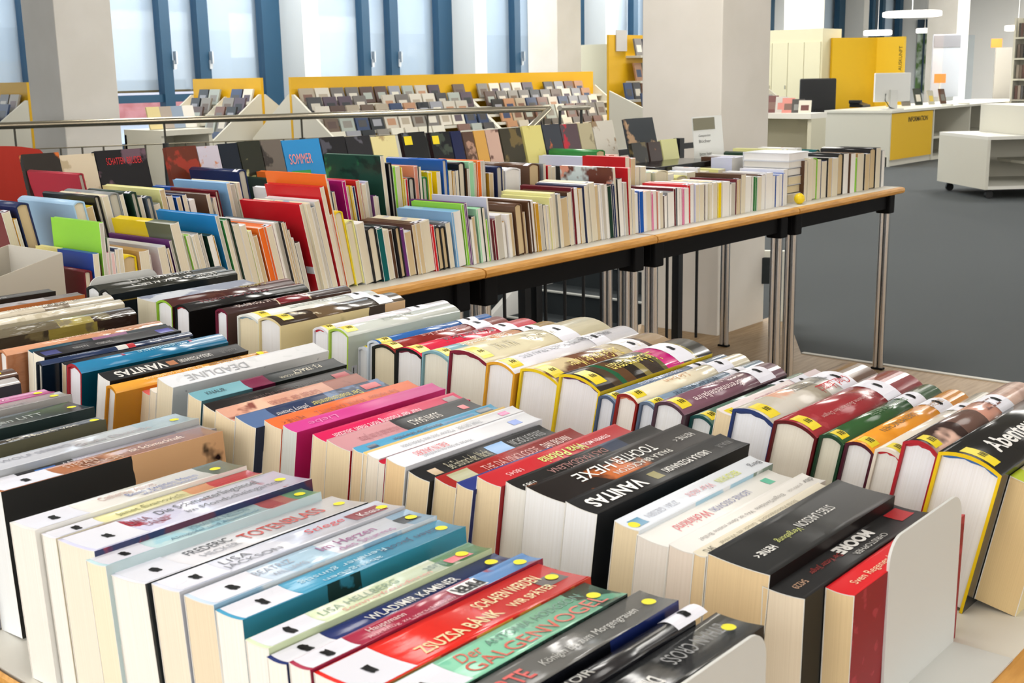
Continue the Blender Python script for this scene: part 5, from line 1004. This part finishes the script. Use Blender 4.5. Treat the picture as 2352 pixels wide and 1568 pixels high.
# desk top items on the right
for j, (px, c, w, h, lab) in enumerate(((2105, 'e8c860', .16, .26, 'yellow leaflet stand right of the monitor'), (2160, '8c8478', .14, .26, 'white framed brochure leaning on the desk counter'), (2190, '4c5048', .12, .24, 'dark green brochure beside the white framed one'), (2222, 'c8c0b0', .1, .2, 'cream brochure on the counter end'), (2240, '6c4a38', .1, .22, 'brown brochure at the counter end'))):
    p = at_d(px, 240, 17.6 + j*.25); 
    if c not in GC: GC.append(c)
    case(T3((p[0], 7.15 - .06*j, DZ + .008)) @ RZ(math.radians(-30)) @ RX(math.radians(-20)), c, w, h, lab, 'brochures on the information desk', 'brochure', 'brochure')
# acrylic screen on desk
sc_ = thing('acrylic_screen', T3((16.6, 6.62, DZ)), 'clear acrylic screen standing on the information desk', 'screen')
MB().box(0, 1.1, 0, .008, .02, .95).build('pane', glass_m, sc_)
MB().box(.2, .3, -.06, .07, 0, .02).box(.8, .9, -.06, .07, 0, .02).build('foot', rackm, sc_)
# poster board, orange notices, bookshelf on the far right
p = at_d(2172, 150, 21)
pb = thing('poster_board', T3((p[0], p[1], 0)) @ RZ(math.radians(-49)), 'grey standing poster board left of the far shelves', 'poster board')
MB().box(-.22, .22, -.02, .02, .75, 1.72).build('poster', mat('b9b9c0', .6), pb); MB().box(-.21, .21, -.025, -.02, 1.52, 1.70).build('poster_header', mat('8c888c', .6), pb)
MB().box(-.03, .03, 0, .03, .02, .75).box(-.2, .2, -.12, .12, 0, .02).build('stand', rackm, pb)
for px, py, d, lab in ((2159, 180, 20.6, 'small orange notice beneath the grey poster board'), (2289, 99, 22.0, 'small orange notice in front of the far right shelves')):
    p = at_d(px, py, d); o = thing('orange_notice', T3((p[0], p[1], p[2])) @ RZ(math.radians(-49)), lab, 'notice', 'orange notices'); MB().box(-.09, .09, -.004, .004, -.07, .07).build('sheet', mat('f08c3c', .7), o)
    MB().tube([(0, .006, -.07), (0, .006, -float(p[2]))], .008, 6).build('stem', rackm, o)
p = at_d(2345, 150, 20)
bs = thing('tall_bookshelf', T3((p[0] - .1, p[1] + .1, 0)) @ RZ(math.radians(-90)), 'tall white bookshelf with dark spined books at the right picture edge', 'bookshelf')
m = MB().box(0, .03, 0, .3, 0, 1.9).box(1.2, 1.23, 0, .3, 0, 1.9).box(0, 1.23, .28, .3, 0, 1.9).build('carcass', rackm, bs)
for k in range(6): MB().box(.03, 1.2, 0, .28, .1 + k*.3, .125 + k*.3).build('shelf', rackm, bs)
Mb = bs.matrix_world.copy()
for k in range(2, 6):
    xx = .05
    for j in range(11):
        c = random.choice(['4c4440', '7c6c60', '2c2c30', '5c5c60', 'a89c90', '6c4c44']); w = random.choice([.03, .04]); 
        if c not in GC: GC.append(c)
        me, mq = case_mesh(c, w, .2)
        o = bpy.data.objects.new('shelved_book', me); COL.objects.link(o); o.matrix_world = Mb @ T3((xx + w/2, .05, .126 + k*.3)); tag(o, 'dark shelved book %s from left on shelf %s of tall bookshelf' % (ordn(j+1), ['', '', 'three', 'four', 'five', 'six'][k]), 'book', 'books on the far right bookshelf'); xx += w + .006
p = at_d(2300, 150, 21.5)
gb_ = thing('shelf_end_panel', T3((p[0], p[1], 0)) @ RZ(math.radians(-49)), 'grey end panel of shelving beside the tall bookshelf', 'panel')
MB().box(-.1, .16, 0, .04, 0, 1.5).build('panel', mat('a8a49c', .6), gb_)
# inner far wall with narrow windows: the lit end of the room
struct(MB().box(28.0, 28.1, -6, 13.2, -.2, CEIL).build('wall_far', whitem))
for k, (px0, px1, py0, py1, grn) in enumerate(((1990, 2050, 37, 92, 1), (2110, 2134, 45, 212, 1))):
    a = at_x(px0, py0, 27.98); b = at_x(px1, py1, 27.98)
    w = bpy.data.objects.new('window_%d' % (20 + k), None); COL.objects.link(w); w.matrix_world = T3((27.98, min(a[1], b[1]), b[2])); struct(w)
    ww, hh = abs(a[1]-b[1]), a[2]-b[2]
    MB().box(-.02, .0, 0, ww, 0, hh).build('pane', noisy('garden_view', 'e8f0e4', '6c8c50', 5, .4, lo=.4, hi=.6), w)
    MB().box(-.05, -.02, 0, ww*.25, 0, hh).box(-.05, -.02, 0, ww, hh - .25, hh).box(-.05, -.02, ww*.45, ww*.55, 0, hh).build('window_frame', mat('3a4c5c', .5), w)

# ---------------------------------------------------------------- behind and on the back table
# display books standing face-out at the back edge
random.seed(8)
YD = 2.83
ledge = thing('display_ledge', T3((.95, YD - .045, TZ)), 'low pale display ledge along the rear edge of the back table', 'display stand')
MB().box(0, 3.55, 0, .09, 0, .10).build('block', mat('c9c2ae', .6), ledge)
D = [(65, 152, 360, '2a2622~d07030:14:.58', 'dark cover with orange glow'), (150, 232, 362, 'd8cbb0~b8a888:12:.6', 'plain beige cover'), (232, 350, 352, '15151a~6c5460:9:.6', 'black cover with red lettering'),
     (395, 466, 343, '6a3020~a03828:16:.55', 'brick brown cover'), (466, 516, 341, 'cfc9d6~d08040:14:.56', 'pale lilac cover with orange patch'), (516, 560, 335, '15202e~26384c:12:.6', 'midnight blue cover'), (561, 612, 330, '2a2e24~c8c890:14:.58', 'olive black cover with pale yellow figure'), (613, 660, 327, '6e675f~3c3834:12:.56', 'grey brown cover'),
     (661, 748, 327, '2e8fd0', 'bright blue cover with yellow foot'), (750, 806, 320, '1e1e22~50505a:12:.6', 'black cover left of charcoal one'), (807, 864, 318, '2a2a2e~5c5c66:14:.6', 'charcoal cover'), (865, 922, 318, 'e8dca0~b8a070:12:.6', 'pale yellow cover with dark figures'),
     (935, 990, 309, '1a1c1e~5a6068:12:.6', 'black cover with yellow tag'), (1000, 1046, 308, '16181c~404a40:12:.58', 'black cover with greenish patches'), (1048, 1072, 305, '16204a', 'narrow navy cover'), (1074, 1099, 307, '5a4438~b08c78:12:.56', 'narrow brown cover with pink patch'), (1100, 1126, 304, 'd0a050~b88838:12:.6', 'golden orange cover'),
     (1127, 1157, 302, 'c8a898~6c5048:12:.62', 'dusty pink cover'), (1160, 1208, 299, '3c382a~70603a:12:.58', 'olive brown cover'), (1212, 1256, 293, 'd8cf80~b8ac60:12:.62', 'straw yellow cover'), (1258, 1298, 290, '3a3f48~d07040:12:.62', 'slate cover with orange patch'), (1299, 1338, 289, '5a4a50~c03040:12:.56', 'plum cover with red patch'), (1339, 1371, 287, 'b8b090~8c8468:12:.58', 'sandy cover'), (1372, 1420, 282, 'd0ccc0~9a8468:12:.58', 'pale grey cover with portrait'),
     (1448, 1512, 276, '3a3f44~b89878:9:.54', 'dark and peach cover standing apart at right')]
def display(xl, xr, yt, spec, desc, yd, zb, tilt=14, n=0):
    a = at_y(xl, yt, yd); b = at_y(xr, yt, yd); w = b[0]-a[0]-.002; h = (a[2] - zb)/math.cos(math.radians(tilt))
    M = T3((a[0], yd - .02, zb + .0045)) @ RX(math.radians(-tilt))
    r = thing('display_book', M, 'face-out display book at rear of back table, ' + desc, 'book', 'face-out display books on the back table')
    t = .016; MB().box(0, w, 0, .0012, 0, h).box(0, w, t - .0012, t, 0, h).box(0, .0012, .0012, t - .0012, 0, h).build('cover', cover_mat(spec, w, .25), r)
    MB().box(.0013, w - .002, .0013, t - .0013, .001, h - .002).build('page_block', page_mat('efede8'), r)
    return r, w, h
for i, d in enumerate(D):
    r, w, h = display(*d, YD, TZ + .101)
    if i == 2:
        lettering('lettering', 'SCHATTEN', T3((w*.36, -.001, h*.86)) @ RX(math.pi/2), w*.36, .018, 'd02028', r); lettering('lettering', 'BRUDER', T3((w*.74, -.001, h*.86)) @ RX(math.pi/2), w*.3, .018, 'd02028', r)
    if i == 8:
        MB().box(.004, w*.7, -.0012, -.0002, .01, h*.4).build('printed_panel', mat('f0d020', .4), r); MB().box(.1*w, .6*w, -.0016, -.0012, h*.38, h*.55).build('printed_panel', mat('3a9c48', .4), r)
        lettering('lettering', 'SOMMER', T3((w*.4, -.002, h*.72)) @ RX(math.pi/2), w*.6, .03, 'f09890', r)
    if i in (12, 13): MB().box(w*.08, w*.4, -.001, -.0002, h*.8, h*.94).build('sticker', mat('f0d818', .4), r)
zb = TZ + .001
for d in ((1462, 1496, 332, '2c2c28~6c6040:12:.6', 'dark cover, lower right group'), (1500, 1528, 330, '3c2c28~c88050:12:.58', 'brown orange cover, lower right group'), (1530, 1566, 324, 'd8d89a~e09080:9:.6', 'pale yellow cover, lower right group')):
    display(*d, 2.70, zb, 12)
# flat things on the back table
def slab_book(px, py, y, L, Wd_, h, z, ang, cov, page, label, spine='w'):
    p = at_y(px, py, y); r = thing('flat_book', T3((p[0], y, z)) @ RZ(ang), label, 'book')
    MB().box(0, L, 0, Wd_, 0, .002).box(0, L, 0, Wd_, h-.002, h).box(0, L, Wd_ - .002, Wd_, .002, h - .002).build('cover', mat(cov, .35), r)
    MB().box(.003, L - .003, .002, Wd_ - .003, .0025, h - .0025).build('page_block', page_mat(page), r); return r
zz = TZ
pu = at_y(1600 + 1045/4.9, 300 + 700/4.9, 2.135)[0]
for j, (cov, pg, hh) in enumerate((('e8e4dc', 'd8cdb4', .035), ('3a3a3c', 'd8c9a4', .03), ('d8d8dc', 'dccfae', .032), ('4a4a50', 'e8e6e0', .028), ('dfe0e4', 'e8e6e0', .024), ('e6ebf2', 'f0f0f0', .03))):
    slab_book(0, 0, 2.135, .15, .19, hh, zz, 0, cov, pg, 'lying book, %s from bottom of the flat pile in the back table gap' % ordn(j+1)); bpy.data.objects[-1] if False else None
    o = [q for q in bpy.data.objects if q.name.startswith('flat_book')][-1]; 
    zz += hh + .0006
FLAT = sorted([q for q in bpy.data.objects if q.name.startswith('flat_book')], key=lambda q: q.name)
for o in FLAT: o.matrix_world = T3((pu + .002, 2.14 + .005*random.random(), o.matrix_world.translation.z)); tag(o, group='pile of lying books in the gap')
yb_ = thing('yellow_ball', T3((pu + .02, 2.105, TZ + .02)), 'small bright yellow object beside the flat pile at the table edge', 'ornament')
m = MB(); n = 14
for i in range(8):
    for k in range(n): m.v.append((.02*math.sin(math.pi*i/7)*math.cos(2*math.pi*k/n), .02*math.sin(math.pi*i/7)*math.sin(2*math.pi*k/n), .02*math.cos(math.pi*i/7)))
for i in range(7):
    for k in range(n): m.f.append((i*n+k, i*n+(k+1) % n, (i+1)*n+(k+1) % n, (i+1)*n+k)); m.mi.append(0); m.sm.append(True)
m.build('body', mat('f0d010', .4), yb_)
# sign holder
p = at_y(1628, 330, 2.80); q = at_y(1660, 350, 2.8)
sg = thing('sign_holder', T3((p[0] - .05, 2.80, TZ)), 'clear acrylic sign holder with white notice on the back table', 'sign')
tl = at_y(1590, 268, 2.69); tr2 = at_y(1640, 262, 2.69)
wS = tr2[0]-tl[0]; sg.matrix_world = T3((tl[0], 2.66, TZ)); hS = tl[2] - TZ
MB().box(0, wS + .06, 0, .003, .0, hS, M=RX(math.radians(-6))).build('sheet', mat('dcdedb', .3), sg)
MB().box(.004, wS, -.002, -.0005, hS*.82, hS*.98, M=RX(math.radians(-6))).build('sheet_header', mat('7c7860', .5), sg)
for j, (tx, zf) in enumerate((('Gespendet', .74), ('Bücher', .67), ('bitte hier', .5), ('ablegen', .42))):
    lettering('lettering', tx, RX(math.radians(-6)) @ T3((wS*.5, -.001, hS*zf)) @ RX(math.pi/2), wS*.55, .013, '70726e', sg)
MB().box(0, wS + .06, -.1, .06, 0, .004).build('base', mat('f2f4f4', .1), sg)
# long glossy black file lying behind the right hand rows
p = at_y(1480, 395, 2.55)
bf = thing('black_binder', T3((p[0], 2.50, TZ)), 'large glossy black picture book lying open-edged behind the low right rows', 'book')
MB().box(0, .45, 0, .18, .12, .142).box(0, .45, .16, .18, 0, .12).build('cover', mat('17181a', .15), bf, bevel=.004)
MB().box(.01, .44, .01, .16, .0, .119).build('page_block', page_mat('e2d9c2'), bf)
# carton on the left of the back table
p = at_z(142, 660, TZ)
cb = thing('cardboard_box', T3((1.03, 2.36, TZ)), 'open grey white cardboard magazine box at the left end of the back table', 'box')
a_ = at_y(143, 580, 2.12); w_ = .33; hb = float(a_[2]) - TZ
cb.matrix_world = T3((a_[0] - w_, 2.12, TZ))
gm = mat('b9b2a4', .85); th = .003
MB().add([(0, 0, 0), (w_, 0, 0), (w_, 0, hb), (.0, 0, hb*.55), (0, th, 0), (w_, th, 0), (w_, th, hb), (0, th, hb*.55)], [(0, 1, 2, 3), (7, 6, 5, 4), (0, 4, 5, 1), (1, 5, 6, 2), (2, 6, 7, 3), (3, 7, 4, 0)]).build('front_wall', gm, cb)
MB().add([(0, .2, 0), (w_, .2, 0), (w_, .2, hb), (.0, .2, hb*.55), (0, .2+th, 0), (w_, .2+th, 0), (w_, .2+th, hb), (0, .2+th, hb*.55)], [(0, 1, 2, 3), (7, 6, 5, 4), (0, 4, 5, 1), (1, 5, 6, 2), (2, 6, 7, 3), (3, 7, 4, 0)]).build('rear_wall', gm, cb)
MB().box(w_ - th, w_, th, .2, .003, hb).box(0, th, th, .2, .003, hb*.55).box(0, w_, th, .2, 0, .003).build('side_wall', mat('c9c4b8', .85), cb)
# leaflets in the box
for j, (c, xx) in enumerate((('2a9c48', .05), ('c8ccd8', .12))):
    o = thing('leaflet', cb.matrix_world @ T3((xx, .02, .005)) @ RY(math.radians(-8)), ('green' if j == 0 else 'pale lilac') + ' leaflet standing in the cardboard box', 'leaflet'); MB().box(0, .003, 0, .16, 0, hb*(.95 if j else .8)).build('sheet', mat(c, .5), o)
# red chair behind the left end
rc = at_d(60, 370, 4.25)
r_ = thing('red_chair', T3((rc[0], rc[1], 0)) @ RZ(math.radians(12)), 'red upholstered chair with curved back at the left edge', 'chair')
V = []; n = 20
for s_ in (0, 1):
    for k in range(n+1):
        x = -.36 + .50*k/n; yv = .10*(1 - ((x+.11)/.25)**2); top = 1.05 - .10*abs((x+.03)/.25)**2.4 - (0 if k < n-2 else .03*(k-n+2))
        V += [(x, yv + s_*.05, .45), (x, yv + s_*.05, top)]
q = 2*(n+1); Fc = []
for k in range(n): Fc += [(2*k, 2*k+2, 2*k+3, 2*k+1), (q+2*k, q+2*k+1, q+2*k+3, q+2*k+2), (2*k+1, 2*k+3, q+2*k+3, q+2*k+1)]
Fc += [(0, 1, q+1, q), (2*n, q+2*n, q+2*n+1, 2*n+1)]
MB().add(V, Fc).build('backrest', mat('a82818', .8), r_)
MB().box(-.34, .12, -.4, .08, .40, .48).build('seat', mat('8c1c14', .85), r_, bevel=.02)
for X in (-.3, .08):
    for Y in (-.36, .06): MB().tube([(X, Y, 0), (X, Y, .42)], .014).build('leg', mat('2a2a2c', .4, .6), r_)
# white cart frame under the table beside the pillar
p = at_z(1792, 738, 0)
wf = thing('white_frame_trolley', T3((p[0], p[1], 0)), 'white framed trolley with dark inside right of the middle pillar foot', 'trolley')
wm = mat('e6e6da', .5)
a_ = at_d(1755, 575, math.hypot(p[0], p[1])); zt = float(a_[2]); dv2 = Vector((a_[0]-p[0], a_[1]-p[1], 0)); Lf = .30; ang = math.atan2(dv2.y, dv2.x)
wf.matrix_world = T3((p[0], p[1], 0)) @ RZ(ang)
MB().box(-.016, .016, -.02, .02, 0, zt).box(.016, Lf, -.02, .02, zt - .032, zt).box(Lf - .03, Lf, -.02, .02, 0, zt - .032).build('front_frame', wm, wf)
MB().box(.016, Lf-.03, .02, .04, zt*.55, zt - .032).build('inner_panel', mat('1c2426', .8), wf)
# wall clock on the left pillar
